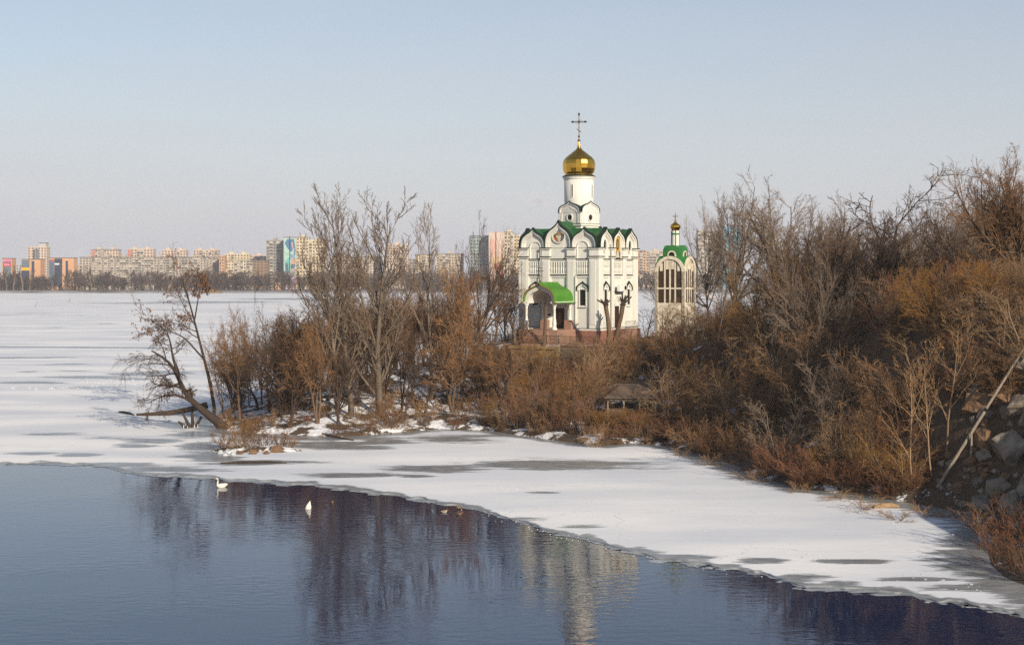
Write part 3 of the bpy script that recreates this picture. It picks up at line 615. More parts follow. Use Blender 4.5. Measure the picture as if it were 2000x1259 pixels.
o = MB().box(-.75, .75, 0.04, .09, PZ, 12.95, FR).build('entrance_door', M['door'], church)
MB().box(-.04, .04, .09, .13, PZ, 12.9, FR).build('door_stile', M['bronze'], o)
MB().box(-1.5, -1.1, 0.31, .35, 12.0, 12.25, FR).build('notice_plate', M['cap'], church)
pc = MB(); x_, y_, z_ = FR(0, PB, 16.2)
pc.bar((x_, y_, z_ - .1), (x_, y_, z_ + 2.1), .05).bar((x_ - .45, y_, z_ + 1.5), (x_ + .45, y_, z_ + 1.5), .045).bar((x_ - .22, y_, z_ + 1.0), (x_ + .22, y_, z_ + .82), .04).bar((x_ - .25, y_, z_ + 1.85), (x_ + .25, y_, z_ + 1.85), .04).ball((x_, y_, z_ + .2), .13, 6)
pc.build('porch_cross', M['bronze'], church)
# air conditioner hung on the right wall
ac = empty('air_conditioner', tuple(church.location), -CH_TH); tag(ac, 'boxy white air conditioner hung high on the right church wall', 'air conditioner')
MB().box(-.05, .95, .62, .98, 15.15, 15.95, RT).build('casing', M['white'], ac)
fixn(MB().prism(disc(RT, .55, 15.55, .3, .3, 0, 0, 18), .981, 1.0, RT).build('fan_grille', M['iron'], ac))
MB().box(-.9, -.1, .5, .9, 15.1, 15.9, RT).build('second_casing', M['white'], ac)
MB().box(-.8, .9, .0, .7, 15.06, 15.12, RT).build('bracket', M['iron'], ac)

# ------------------------------------------------------------------ bell tower
BX, BY = pt(1319, 600, 203)[:2]; BZ = 8.2
bt = empty('bell_tower', (BX, BY, BZ), -math.radians(27)); tag(bt, 'small open bell tower with green vaulted roof and little golden dome', 'bell tower')
bs = 2.15
def q(z): return z - BZ
def bz(py): return zat(py, 202)
def bface(k, s_):
    an = k * math.pi / 2; ca, sa = math.cos(an), math.sin(an)
    def T(a, b_, z):
        x, y = a, -s_ - b_; return (x * ca - y * sa, x * sa + y * ca, q(z))
    return T
zsp, ztop = bz(531), bz(511)
for k in range(4):
    T = bface(k, bs); d = .004 * (k % 2)
    for s_ in (-1, 1):
        MB().box(*sorted((s_ * bs, s_ * (bs - .42))), -.42 + d, 0 + d, BZ - .4, zsp, T).build('corner_pier', M['bstone'], bt)
    A = arch(0, bs, zsp, 16); Bq = arch(0, bs - .42, zsp, 16)
    o = fixn(MB().ring(A, Bq, -.25, .06 + d, T).build('arch', M['bstone'], bt))
    for a_ in (-.75, 0, .75):
        h_ = math.sqrt(max(.1, (bs - .42) ** 2 - a_ * a_)); MB().box(a_ - .11, a_ + .11, -.22, -.1, BZ + 3.2, zsp + h_ + .1, T).build('mullion', M['bstone'], bt)
    for a_ in (-1.25, -.38, .38, 1.25):
        h_ = math.sqrt(max(.1, (bs - .42) ** 2 - a_ * a_)); MB().box(a_ - .20, a_ + .20, -.148, -.10, zsp + .12 * (1 if abs(a_) > 1 else 3), zsp + h_, T).build('screen_panel', M['bstone'], bt)
    fixn(MB().prism([(bs - .43, bz(590))] + arch(0, bs - .43, zsp, 14) + [(-bs + .43, bz(590))], -.17, -.15, T).build('dark_pane', M['brownfill'], bt))  # sheet added to darken the open arch, standing for its dim inside
    MB().box(-bs + .42, bs - .42, -.3, -.05, bz(563) - .1, bz(563) + .1, T).build('transom', M['bstone'], bt)
    MB().box(-bs + .42, bs - .42, -.34, -.08, BZ - .4, bz(591), T).build('parapet', M['bstone'], bt)
for k in range(4):
    T = bface(k, bs); A = arch(0, bs + .02, zsp + .03, 20); A2 = arch(0, bs - .10, zsp + .03, 20); n_ = len(A)
    vv = [T(a, -.1, z) for a, z in A] + [T(a, -(bs - abs(a)) - .0, z) for a, z in A] + [T(a, -.1, z) for a, z in A2] + [T(a, -(bs - abs(a)), z) for a, z in A2]
    ff = []
    for i in range(n_ - 1): ff += [(i, i + 1, n_ + i + 1, n_ + i), (2 * n_ + i, 3 * n_ + i, 3 * n_ + i + 1, 2 * n_ + i + 1), (i, 2 * n_ + i, 2 * n_ + i + 1, i + 1)]
    MB().add(vv, ff).build('roof_vault', M['broof'], bt)
MB().box(-bs + .3, bs - .3, -bs + .3, bs - .3, q(zsp - .25), q(zsp + .1)).build('belfry_floor', M['oldwood'], bt)
us = 1.32; z0u, zsu = bz(515), bz(497)
MB().box(-us, us, -us, us, q(z0u), q(zsu)).build('upper_tier', M['broof'], bt)
for k in (0, 1): fixn(MB().prism(arch(0, us - .02, zsu - .02, 14), -2 * us - .03, .03, bface(k, us)).build('upper_vault', M['broof'], bt))
for k in range(4):
    T = bface(k, us); wv = .62
    P = [(wv, z0u + .3)] + arch(0, wv, zsu - .1, 10) + [(-wv, z0u + .3)]; P2 = [(wv - .17, z0u + .3)] + arch(0, wv - .17, zsu - .1, 10) + [(-wv + .17, z0u + .3)]
    o = fixn(MB().ring(P, P2, .0, .14, T).build('dormer_surround', M['bstone'], bt)); fixn(MB().prism(P2, .035, .05, T).build('dormer_opening', M['glass'], o))
MB().lathe([(.52, q(bz(490))), (.52, q(bz(450)))], 14).build('lantern', M['trim'], bt)
for k in range(4): MB().bar((.53 * math.cos(k * 1.57 + .5), .53 * math.sin(k * 1.57 + .5), q(bz(484))), (.53 * math.cos(k * 1.57 + .5), .53 * math.sin(k * 1.57 + .5), q(bz(450))), .07, 6).build('lantern_rib', M['broof'], bt)
MB().lathe([(.55, q(bz(458))), (.56, q(bz(455)))], 14).build('lantern_band', M['broof'], bt)
b0 = bz(450); sc = (bz(433) - b0) / 4.0
MB().lathe([(r * .29, q(b0 + (z - 30.15) * .30)) for r, z in [(1.80, 30.15), (1.85, 30.4), (2.17, 31.1), (2.5, 31.8), (2.45, 32.3), (2.1, 32.8), (1.58, 33.2), (1.0, 33.6), (.60, 34.0), (.35, 34.7), (.3, 35.4), (.3, 36.5)]], 14).build('small_dome', M['gold'], bt)
bc = MB(); zc_ = q(bz(434)); bc.bar((0, 0, zc_ - .6), (0, 0, zc_ + 1.35), .045).bar((-.36, -.1, zc_ + .85), (.36, .1, zc_ + .85), .045).bar((-.2, -.05, zc_ + .35), (.2, .05, zc_ + .2), .035).ball((0, 0, zc_ - .1), .12, 6)
bc.build('tower_cross', M['bronze'], bt)
bl = MB().lathe([(.55, 0), (.5, .12), (.40, .45), (.30, .8), (.12, .95), (.02, 1.0)], 14).build('bell', M['bronze'], bt); bl.location = (0, 0, q(zsp - 1.4))

# ------------------------------------------------------------------ terrace walls, fence, hut and boat shed below the church
rw = empty('retaining_wall', (CH_C[0], CH_C[1], CH_Z), -CH_TH); tag(rw, 'grey stone retaining wall below the church plinth', 'wall')
R = random.Random(11)
sm_m = []
for k in range(4):
    mbx = MB(); n_ = 10
    c_ = [(R.uniform(.42, .5) * sx, R.uniform(.42, .5) * sz) for sx, sz in ((-1, -1), (1, -1), (1, 1), (-1, 1))]
    mbx.add([(x, .12, z) for x, z in c_] + [(x * .86, -.12, z * .82) for x, z in c_], [(3, 2, 1, 0), (4, 5, 6, 7), (0, 1, 5, 4), (1, 2, 6, 5), (2, 3, 7, 6), (3, 0, 4, 7)])
    o = fixn(mbx.build('stone', M['stonewall'], rw)); sm_m.append(o.data); bpy.data.objects.remove(o)
MB().box(4.4, 13.0, -13.0, -12.4, -3.6, .05).build('wall_core', M['stonewall'], rw)
MB().box(4.3, 13.1, -13.25, -12.3, .05, .22).build('coping', M['pinkgranite'], rw)
zz = -3.3
while zz < .0:
    x = 4.5 + R.uniform(0, .3)
    while x < 12.7:
        w_ = R.uniform(.5, .95); o = link(bpy.data.objects.new('stone', R.choice(sm_m)), rw); o.location = (x + w_ / 2, -13.03, zz); o.scale = (w_, 1, .52); x += w_ + .02
    zz += .56
fn = empty('iron_fence', (CH_C[0], CH_C[1], CH_Z), -CH_TH); tag(fn, 'low dark wrought iron fence on the terrace before the porch', 'fence')
for i in range(11): MB().bar((-7.6 + i * 1.62, -12.7, .2), (-7.6 + i * 1.62, -12.7, 1.35), .045, 6).build('post', M['iron'], fn)
for z_ in (.35, 1.2): MB().bar((-7.6, -12.7, z_), (8.6, -12.7, z_), .03, 5).build('rail', M['iron'], fn)
pk = MB()
for i in range(108): pk.bar((-7.55 + i * .15, -12.7, .35), (-7.55 + i * .15, -12.7, 1.2), .012, 4)
for i in range(20):
    for k in range(8):
        t0, t1 = k * .785, (k + 1) * .785; x = -7.2 + i * .81; pk.bar((x + .2 * math.cos(t0), -12.7, .78 + .2 * math.sin(t0)), (x + .2 * math.cos(t1), -12.7, .78 + .2 * math.sin(t1)), .014, 4)
o = pk.build('pickets', M['iron'], fn); o['kind'] = 'stuff'
oc = empty('terrace_house', (CH_C[0], CH_C[1], CH_Z), -CH_TH); tag(oc, 'ochre plastered house front built into the terrace under the porch', 'house')
MB().box(-2.1, 4.2, -14.2, -12.4, -4.6, -.35).build('wall', M['ochre'], oc)
MB().box(-2.3, 4.28, -14.4, -12.42, -.35, -.05).build('cornice', M['ochre'], oc)
for x in (-.9, 1.0, 2.9):
    o = MB().box(x - .35, x + .35, -14.24, -14.19, -3.4, -1.6).build('window', M['glass'], oc)
    MB().box(x - .45, x - .35, -14.3, -14.18, -3.5, -1.5).box(x + .35, x + .45, -14.3, -14.18, -3.5, -1.5).box(x - .45, x + .45, -14.303, -14.183, -1.6, -1.48).box(x - .45, x + .45, -14.303, -14.183, -3.52, -3.4).box(x - .04, x + .04, -14.28, -14.2, -3.4, -1.6).build('window_frame', M['white'], o)
    MB().box(x - .55, x + .55, -14.38, -14.15, -3.6, -3.5).build('window_sill', M['snow'], o)
x, y, z = pt(1243, 754, 176); gw = empty('green_fence', (x, y, 0)); tag(gw, 'long dark green sheet fence behind the brown hut roof', 'fence')
zb, zt = zat(757, 176), zat(728, 176)
for i in range(10): MB().box(-4.6 + i * .92, -4.6 + i * .92 + .905, -.03, .03, zb - 1.0, zt + .02 * (i % 3)).build('panel', M['greenwall'], gw)
for i in range(6): MB().box(-4.65 + i * 1.84, -4.55 + i * 1.84, .035, .14, zb - 2.4, zt + .05).build('post', M['iron'], gw)
x, y, z = hit(1231, 812); D = y; hut = empty('gazebo', (x, y, z)); tag(hut, 'open wooden shelter with brown hipped roof near the shore', 'shelter')
ez, rz = zat(773, D) - z, zat(749, D) - z
a_, b_ = 2.95, 2.2
fixn(MB().add([(-a_, -b_, ez), (a_, -b_, ez), (a_, b_, ez), (-a_, b_, ez), (-1.0, 0, rz), (1.0, 0, rz), (-a_, -b_, ez - .12), (a_, -b_, ez - .12), (a_, b_, ez - .12), (-a_, b_, ez - .12)],
              [(0, 1, 5, 4), (1, 2, 5), (2, 3, 4, 5), (3, 0, 4), (0, 6, 7, 1), (1, 7, 8, 2), (2, 8, 9, 3), (3, 9, 6, 0), (9, 8, 7, 6)]).build('hipped_roof', M['roofbrown'], hut))
for sx in (-1, -.33, .33, 1):
    for sy in (-1, 1): MB().box(sx * 2.55 - .08, sx * 2.55 + .08, sy * 1.85 - .08, sy * 1.85 + .08, -.6, ez - .1).build('post', M['wood'], hut)
MB().box(-2.7, 2.7, -1.93, -1.75, ez - .35, ez - .12).build('beam', M['oldwood'], hut)
MB().box(-2.7, 2.7, 1.75, 1.93, ez - .35, ez - .12).build('beam', M['oldwood'], hut)
MB().box(-2.5, 2.5, 1.8, 1.9, -.4, ez * .55).build('back_boarding', M['oldwood'], hut)
o = MB().box(-2.5, .2, -1.9, -1.84, .1, .9).build('front_rail', M['oldwood'], hut)
x, y, z = hit(1285, 850); sf = empty('picket_fence', (x, y, z)); tag(sf, 'low weathered wooden fence on the bank below the shelter', 'fence')
for i in range(24): MB().box(-3 + i * .26, -3 + i * .26 + .17, -.02, .02, -.3, .95 + .06 * ((i * 7) % 3)).build('picket', M['oldwood'], sf)
for z_ in (.2, .7): MB().box(-3.05, 3.2, .021, .07, z_, z_ + .08).build('rail', M['oldwood'], sf)
# ------------------------------------------------------------------ bare trees: vectorised branch growth
def grow(rng, P0, D0, L, R0, R1, K, wob, trop):
    N = len(P0); P = np.zeros((N, K, 3)); P[:, 0] = P0; d = D0 / np.linalg.norm(D0, axis=1, keepdims=True); st = (L / (K - 1))[:, None]
    for k in range(1, K):
        d = d + rng.normal(0, wob, (N, 3)); d[:, 2] += trop; d /= np.linalg.norm(d, axis=1, keepdims=True) + 1e-9; P[:, k] = P[:, k - 1] + d * st
    t = np.linspace(0, 1, K)[None, :]; return P, R0[:, None] * (1 - t) + R1[:, None] * t
def kids(rng, P, Rd, L, c):
    N, K, _ = P.shape; n = c['n']
    t = c['t0'] + (c['t1'] - c['t0']) * ((np.arange(n)[None, :] + rng.uniform(0, 1, (N, n))) / n)
    q = np.clip(t * (K - 1), 0, K - 1.001); i = q.astype(int); f = (q - i)[..., None]; a = np.arange(N)[:, None]
    pos = P[a, i] * (1 - f) + P[a, i + 1] * f; tan = P[a, i + 1] - P[a, i]; tan /= np.linalg.norm(tan, axis=-1, keepdims=True) + 1e-9
    rad = Rd[a, i] * (1 - f[..., 0]) + Rd[a, i + 1] * f[..., 0]
    rnd = rng.normal(0, 1, (N, n, 3)); per = rnd - (rnd * tan).sum(-1, keepdims=True) * tan; per /= np.linalg.norm(per, axis=-1, keepdims=True) + 1e-9
    an = np.radians(rng.normal(c['ang'], c.get('sd', 10), (N, n)))[..., None]
    d = np.cos(an) * tan + np.sin(an) * per
    Lc = c['len'] * L[:, None] * (1 - c.get('tap', .4) * t) * np.clip(1 + rng.normal(0, c.get('lsd', .25), (N, n)), .35, 1.8)
    r0 = np.minimum(rad * c.get('rr', .62), c.get('rmax', 9)); r0 = np.maximum(r0, c.get('rmin', .006))
    pos = pos.reshape(-1, 3); d = d.reshape(-1, 3); Lc = Lc.ravel(); r0 = r0.ravel()
    Pn, Rn = grow(rng, pos, d, Lc, r0, np.maximum(r0 * c.get('re', .35), .0045), c['K'], c['wob'], c['trop']); return Pn, Rn, Lc
def tubes(lst):
    VV = []; QQ = []; off = 0
    for P, Rd, mS in lst:
        N, K, _ = P.shape; tan = np.gradient(P, axis=1); tan /= np.linalg.norm(tan, axis=-1, keepdims=True) + 1e-9
        ref = np.where(np.abs(tan[:, :1, 2:3]) < .8, np.array([0, 0, 1.]), np.array([1., .1, 0])); u = np.cross(tan, ref); u /= np.linalg.norm(u, axis=-1, keepdims=True) + 1e-9; v = np.cross(tan, u)
        an = 2 * np.pi * np.arange(mS) / mS
        ring = P[:, :, None, :] + Rd[:, :, None, None] * (np.cos(an)[None, None, :, None] * u[:, :, None, :] + np.sin(an)[None, None, :, None] * v[:, :, None, :])
        VV.append(ring.reshape(-1, 3)); b0 = off + (np.arange(N)[:, None, None] * K + np.arange(K - 1)[None, :, None]) * mS; j = np.arange(mS)[None, None, :]; j2 = (j + 1) % mS
        QQ.append(np.stack([b0 + j, b0 + j2, b0 + j2 + mS, b0 + j + mS], -1).reshape(-1, 4)); off += N * K * mS
    return np.concatenate(VV), np.concatenate(QQ)
def resample(pts, K):
    p = np.array(pts, float); s = np.concatenate([[0], np.cumsum(np.linalg.norm(np.diff(p[:, :3], axis=0), axis=1))]); q = np.linspace(0, s[-1], K)
    # smooth the polyline slightly
    o = np.stack([np.interp(q, s, p[:, i]) for i in range(p.shape[1])], -1)
    for _ in range(2): o[1:-1] = (o[:-2] + 2 * o[1:-1] + o[2:]) / 4
    return o, s[-1]
def make_tree(seed, spec, stems=None, norm=True):
    """returns dict(trunk mesh, crown mesh, radius); height normalised to 10 m"""
    rng = np.random.default_rng(seed); K0 = 12
    if stems is None:
        n = spec.get('stems', 1); az = rng.uniform(0, 6.28, n) if n < 4 else np.arange(n) * 2.399 + rng.uniform(0, .6, n); tl = np.radians(np.abs(rng.normal(spec.get('tilt', 4), spec.get('tiltsd', 3), n)))
        D0 = np.stack([np.sin(tl) * np.cos(az), np.sin(tl) * np.sin(az), np.cos(tl)], -1); P0 = np.zeros((n, 3)); P0[:, :2] = D0[:, :2] * spec.get('base', .1) / np.maximum(.1, np.sin(tl))[:, None] * rng.uniform(.2, 1, (n, 1))
        P0[:, 2] = -.35
        L = spec.get('L', 8.0) * np.clip(1 + rng.normal(0, spec.get('Lsd', .12), n), .45, 1.3)
        r0 = np.full(n, spec.get('r0', .16)) * (L / L.max()) ** .8
        P, Rd = grow(rng, P0, D0, L, r0, r0 * spec.get('r1', .18), K0, spec.get('wob', .07), spec.get('trop', .04))
        Rd[:, 0] *= 1.35
    else:
        PP = []; LL = []
        for s_ in stems:
            o, ln = resample(s_, K0); PP.append(o); LL.append(ln)
        PP = np.array(PP); P, Rd, L = PP[..., :3], PP[..., 3], np.array(LL)
    trunk = [(P, Rd, 8)]; crown = []; cur = (P, Rd, L); tips = None
    for i, c in enumerate(spec['lv']):
        cur = kids(rng, *cur, c); (trunk if i < spec.get('limbs', 1) else crown).append((cur[0], cur[1], c['m']))
    tips = cur[0][:, -1]
    tv, tq = tubes(trunk); cv, cq = tubes(crown)
    k = 1.0
    if norm: k = 10.0 / np.percentile(cv[:, 2], 99.7)
    tv *= k; cv *= k; tips = tips * k
    rad = np.percentile(np.hypot(cv[:, 0], cv[:, 1]), 93)
    T = mesh_np('trunk', tv, tq, M[spec['bark']], smooth=True); C = mesh_np('crown', cv, cq, M[spec['twig']])
    out = dict(trunk=T.data, crown=C.data, rad=rad, leaf=None)
    bpy.data.objects.remove(T); bpy.data.objects.remove(C)
    if spec.get('leaf'):
        nl, sz, mt, droop = spec['leaf']; src = np.concatenate([cur[0][:, 1], tips / k]) * k
        ids = rng.integers(0, len(src), nl); c0 = src[ids] + rng.normal(0, .06, (nl, 3)); d = rng.normal(0, 1, (nl, 3)); d[:, 2] -= droop; d /= np.linalg.norm(d, axis=1, keepdims=True); e = np.cross(d, rng.normal(0, 1, (nl, 3))); e /= np.linalg.norm(e, axis=1, keepdims=True)
        s_ = sz * rng.uniform(.6, 1.4, (nl, 1)); vv = np.stack([c0, c0 + d * s_ * .5 + e * s_ * .3, c0 + d * s_, c0 + d * s_ * .5 - e * s_ * .3], 1).reshape(-1, 3)
        o = mesh_np('leaves', vv, np.arange(nl * 4).reshape(-1, 4), M[mt]); out['leaf'] = o.data; bpy.data.objects.remove(o)
    return out
def LV(n, t0, t1, ang, ln, K, m_, wob, trop, **k): return dict(n=n, t0=t0, t1=t1, ang=ang, len=ln, K=K, m=m_, wob=wob, trop=trop, **k)
SP = {}
SP['poplar'] = dict(stems=1, tilt=3, L=9.5, r0=.15, r1=.12, wob=.035, trop=.03, bark='bark_grey', twig='twig_grey', lv=[LV(26, .14, .97, 34, .42, 7, 5, .05, .09, tap=.58, rr=.5), LV(8, .2, 1, 30, .40, 5, 4, .06, .10, tap=.4, rmin=.013), LV(6, .15, 1, 28, .42, 4, 3, .07, .06, rmin=.009), LV(3, .2, 1, 28, .5, 3, 3, .08, .05, rmin=.0075)])
SP['round'] = dict(stems=1, tilt=5, L=7.0, r0=.17, r1=.2, wob=.08, trop=.03, bark='bark_brown', twig='twig_brown', lv=[LV(14, .25, 1, 48, .66, 7, 5, .10, .06, tap=.45), LV(7, .25, 1, 40, .48, 5, 4, .12, .05, rmin=.02), LV(6, .15, 1, 38, .46, 4, 3, .13, .02, rmin=.015), LV(4, .2, 1, 35, .55, 3, 3, .12, .0, rmin=.011)])
SP['fan'] = dict(stems=4, tilt=14, tiltsd=7, L=7.5, r0=.13, r1=.2, wob=.06, trop=.03, bark='bark_grey', twig='twig_grey', lv=[LV(9, .2, 1, 32, .55, 7, 5, .06, .07, tap=.4), LV(7, .2, 1, 30, .46, 5, 4, .08, .07, rmin=.018), LV(6, .15, 1, 28, .44, 4, 3, .08, .05, rmin=.013), LV(4, .2, 1, 28, .5, 3, 3, .09, .03, rmin=.0095)])
SP['dark'] = dict(stems=2, tilt=12, L=6.2, r0=.18, r1=.35, wob=.12, trop=.02, bark='bark_dark', twig='twig_dark', lv=[LV(9, .3, 1, 52, .72, 8, 5, .17, .04, tap=.3), LV(7, .25, 1, 45, .45, 5, 4, .2, .03, rmin=.024), LV(6, .15, 1, 42, .42, 4, 3, .2, .02, rmin=.017), LV(4, .3, 1, 40, .5, 3, 3, .2, .0, rmin=.012)])
SP['willow'] = dict(stems=3, tilt=16, tiltsd=8, L=6.5, r0=.16, r1=.25, wob=.09, trop=.02, bark='bark_brown', twig='twig_gold', lv=[LV(8, .3, 1, 40, .62, 7, 5, .09, .05, tap=.35), LV(7, .25, 1, 38, .48, 5, 4, .1, .03, rmin=.018), LV(6, .2, 1, 34, .55, 5, 3, .08, -.05, rmin=.013), LV(4, .2, 1, 28, .6, 4, 3, .07, -.12, rmin=.0095)])
SP['shrub'] = dict(stems=11, tilt=26, tiltsd=13, base=.6, L=8.5, Lsd=.22, r0=.10, r1=.3, wob=.07, trop=.03, bark='bark_brown', twig='twig_brown', lv=[LV(7, .2, 1, 34, .48, 5, 4, .10, .04, tap=.4, rmin=.045), LV(6, .15, 1, 36, .5, 4, 3, .12, .03, rmin=.032), LV(3, .2, 1, 36, .55, 3, 3, .13, .0, rmin=.024)])
SP['redshrub'] = dict(SP['shrub'], stems=13, tilt=24, bark='bark_brown', twig='twig_red', lv=[LV(6, .2, 1, 26, .44, 5, 4, .07, .06, tap=.4, rmin=.045), LV(6, .15, 1, 28, .5, 4, 3, .09, .05, rmin=.034), LV(3, .2, 1, 28, .5, 3, 3, .1, .03, rmin=.026)])
SP['arching'] = dict(SP['shrub'], stems=8, tilt=46, tiltsd=16, r0=.14, twig='twig_tan', bark='bark_tan', trop=-.015, lv=[LV(8, .2, 1, 34, .48, 6, 4, .10, .03, tap=.3, rmin=.05), LV(6, .15, 1, 34, .5, 4, 3, .11, -.01, rmin=.034), LV(4, .2, 1, 34, .5, 3, 3, .12, -.03, rmin=.025)])
SP['sapling'] = dict(stems=1, tilt=7, L=9, r0=.095, r1=.15, wob=.04, trop=.02, bark='bark_tan', twig='twig_tan', leaf=(110, .20, 'leaf', 1.0), lv=[LV(14, .25, .97, 34, .45, 6, 5, .07, .06, tap=.5), LV(6, .2, 1, 32, .42, 4, 3, .09, .04, rmin=.018), LV(4, .2, 1, 32, .5, 3, 3, .1, .02, rmin=.012)])
SP['slopetree'] = dict(stems=4, tilt=24, tiltsd=12, base=.3, L=8, Lsd=.2, r0=.13, r1=.22, wob=.09, trop=.025, bark='bark_tan', twig='twig_tan', lv=[LV(9, .2, 1, 42, .52, 7, 5, .10, .03, tap=.35, rmin=.03), LV(6, .2, 1, 38, .5, 5, 4, .12, .01, rmin=.022), LV(5, .15, 1, 36, .5, 4, 3, .12, .0, rmin=.016), LV(2, .2, 1, 34, .5, 3, 3, .1, .0, rmin=.013)])
SP['vase'] = dict(stems=1, tilt=3, L=3.6, r0=.22, r1=.6, wob=.06, trop=.03, bark='bark_grey', twig='twig_grey', lv=[LV(14, .4, 1, 40, 1.7, 9, 6, .08, .045, tap=.15, sd=18, rr=.55, lsd=.12), LV(11, .28, 1, 38, .36, 5, 4, .09, .04, tap=.3, rmin=.018), LV(8, .15, 1, 36, .46, 4, 3, .10, .02, rmin=.012), LV(4, .2, 1, 34, .5, 3, 3, .1, .01, rmin=.0085)])
SP['bole'] = dict(stems=2, tilt=8, tiltsd=5, base=.25, L=7.6, r0=.17, r1=.22, wob=.09, trop=.02, bark='bark_dark', twig='twig_brown', lv=[LV(10, .45, 1, 46, .52, 7, 5, .12, .05, tap=.3), LV(8, .25, 1, 40, .46, 5, 4, .13, .04, rmin=.02), LV(6, .15, 1, 38, .46, 4, 3, .13, .02, rmin=.014), LV(4, .2, 1, 35, .5, 3, 3, .12, .0, rmin=.010)])
SP['fartree'] = dict(stems=3, tilt=10, L=7.5, r0=.25, r1=.2, wob=.07, trop=.03, bark='twig_far', twig='twig_far', lv=[LV(9, .12, 1, 42, .5, 4, 3, .1, .05), LV(8, .2, 1, 40, .48, 3, 3, .12, .03, rmin=.07), LV(5, .2, 1, 38, .55, 2, 3, .1, 0, rmin=.055)])
SP['farpop'] = dict(SP['fartree'], stems=1, tilt=2, L=9.5, bark='twig_grey', twig='twig_far', lv=[LV(16, .12, .98, 28, .33, 4, 3, .06, .08, tap=.6), LV(7, .2, 1, 28, .4, 3, 3, .1, .06, rmin=.06), LV(4, .2, 1, 30, .5, 2, 3, .1, .03, rmin=.045)])
VAR = {}
for nm, cnt in (('poplar', 2), ('round', 3), ('fan', 2), ('dark', 2), ('willow', 3), ('shrub', 3), ('redshrub', 2), ('arching', 2), ('sapling', 2), ('slopetree', 3), ('vase', 3), ('bole', 3), ('fartree', 3), ('farpop', 2)):
    VAR[nm] = [make_tree(100 + 17 * i + len(nm) * 3 + ord(nm[0]), SP[nm]) for i in range(cnt)]
# same shapes with other bark colours
def recol(src, twig, brk):
    o = []
    for v in VAR[src]:
        w = dict(v); w['crown'] = v['crown'].copy(); w['crown'].materials[0] = M[twig]; w['trunk'] = v['trunk'].copy(); w['trunk'].materials[0] = M[brk]; o.append(w)
    return o
VAR['roundgrey'] = recol('round', 'twig_grey', 'bark_grey'); VAR['browillow'] = recol('willow', 'twig_brown', 'bark_brown'); VAR['fanbrown'] = recol('fan', 'twig_brown', 'bark_brown'); VAR['goldshrub'] = recol('shrub', 'twig_gold', 'bark_tan')[:2]; VAR['slopebrown'] = recol('slopetree', 'twig_brown', 'bark_brown'); VAR['slopegrey'] = recol('slopetree', 'twig_grey', 'bark_grey'); VAR['vasebrown'] = recol('vase', 'twig_brown', 'bark_brown'); VAR['vasedark'] = recol('vase', 'twig_dark', 'bark_dark'); VAR['boledark'] = recol('bole', 'twig_dark', 'bark_dark'); VAR['fandark'] = recol('fan', 'twig_dark', 'bark_dark'); VAR['poplardark'] = recol('poplar', 'twig_brown', 'bark_brown')
TR_ = random.Random(77)
CROWN = dict(shrub='branches', redshrub='branches', arching='branches', goldshrub='branches')
M_dummy = None
def put(kind, x, y, z, H, wid=None, label=None, group=None, cat='tree', name='bare_tree', v=None, yaw=None, lean=(0, 0), mesh=None):
    d = mesh or VAR[kind][TR_.randrange(len(VAR[kind])) if v is None else v]
    o = empty(name, (x, y, z), TR_.uniform(0, 6.28) if yaw is None else yaw)
    s = H / 10.0; sx = s if wid is None else (wid / 2) / d['rad']; o.scale = (sx, sx, s)
    if lean != (0, 0): o.rotation_euler = (lean[0], lean[1], o.rotation_euler[2])
    link(bpy.data.objects.new('trunk' if cat == 'tree' else 'stems', d['trunk']), o)
    link(bpy.data.objects.new('crown' if cat == 'tree' else 'branches', d['crown']), o)
    if d['leaf']: link(bpy.data.objects.new('dry_leaves', d['leaf']), o)['kind'] = 'stuff'
    tag(o, label, cat, group); return o
def putpx(kind, px, D, top, wpx=None, sink=.1, **k):
    x = (px - 1000) / F * D; z = h1(x, D) - sink; return put(kind, x, D, z, zat(top, D) - z, None if wpx is None else wpx * D / F, **k)

MARKS_ = [(1000, 'left of the church wall'), (1030, 'under the left porch column'), (1052, 'before the porch left side'), (1085, 'before the porch steps'), (1110, 'right of the porch steps'), (1135, 'under the front window'), (1160, 'under the church corner'), (1182, 'left of the pollarded trunk'), (1212, 'right of the pollarded trunk'), (1235, 'under the side door'), (1250, 'at the right church corner')]
# hero trees, left to right
def stem(pts, D): return [((px - pts[0][0]) / F * D + 0 * r, (dy), (pts[0][1] - py) / F * D, r) for px, py, dy, r in pts]
D = 187; hx, hz = (420 - 1000) / F * D, h1((420 - 1000) / F * D, D)
podspec = dict(bark='bark_dark', twig='twig_dark', leaf=(650, .34, 'pod', 1.6), limbs=1, lv=[LV(11, .5, 1, 48, .27, 6, 5, .16, .05, tap=.1, rr=.5), LV(8, .2, 1, 42, .5, 4, 4, .16, .03, rmin=.022), LV(6, .2, 1, 40, .5, 3, 3, .15, .0, rmin=.017)])
T1 = make_tree(5, podspec, [stem([(420, 797, 0, .24), (412, 740, .1, .2), (398, 690, .2, .17), (388, 650, .2, .15), (379, 615, .2, .12), (368, 575, .3, .09), (358, 540, .2, .05), (352, 524, .1, .03)], D),
                             stem([(398, 690, .2, .12), (380, 668, -.4, .10), (362, 645, -.8, .08), (340, 636, -1, .06), (318, 630, -1.2, .04), (302, 612, -1.2, .03)], D) if 0 else
                             [(a - 22 / F * D, b_, c + 107 / F * D, r) for a, b_, c, r in stem([(398, 690, .2, .12), (380, 668, -.4, .10), (362, 645, -.8, .08), (340, 636, -1, .06), (318, 630, -1.2, .04), (302, 612, -1.2, .03)], D)],
                             [(a - 41 / F * D, b_, c + 182 / F * D, r) for a, b_, c, r in stem([(379, 615, .2, .10), (383, 585, .6, .08), (386, 560, .8, .05), (390, 535, .9, .03)], D)]], norm=False)
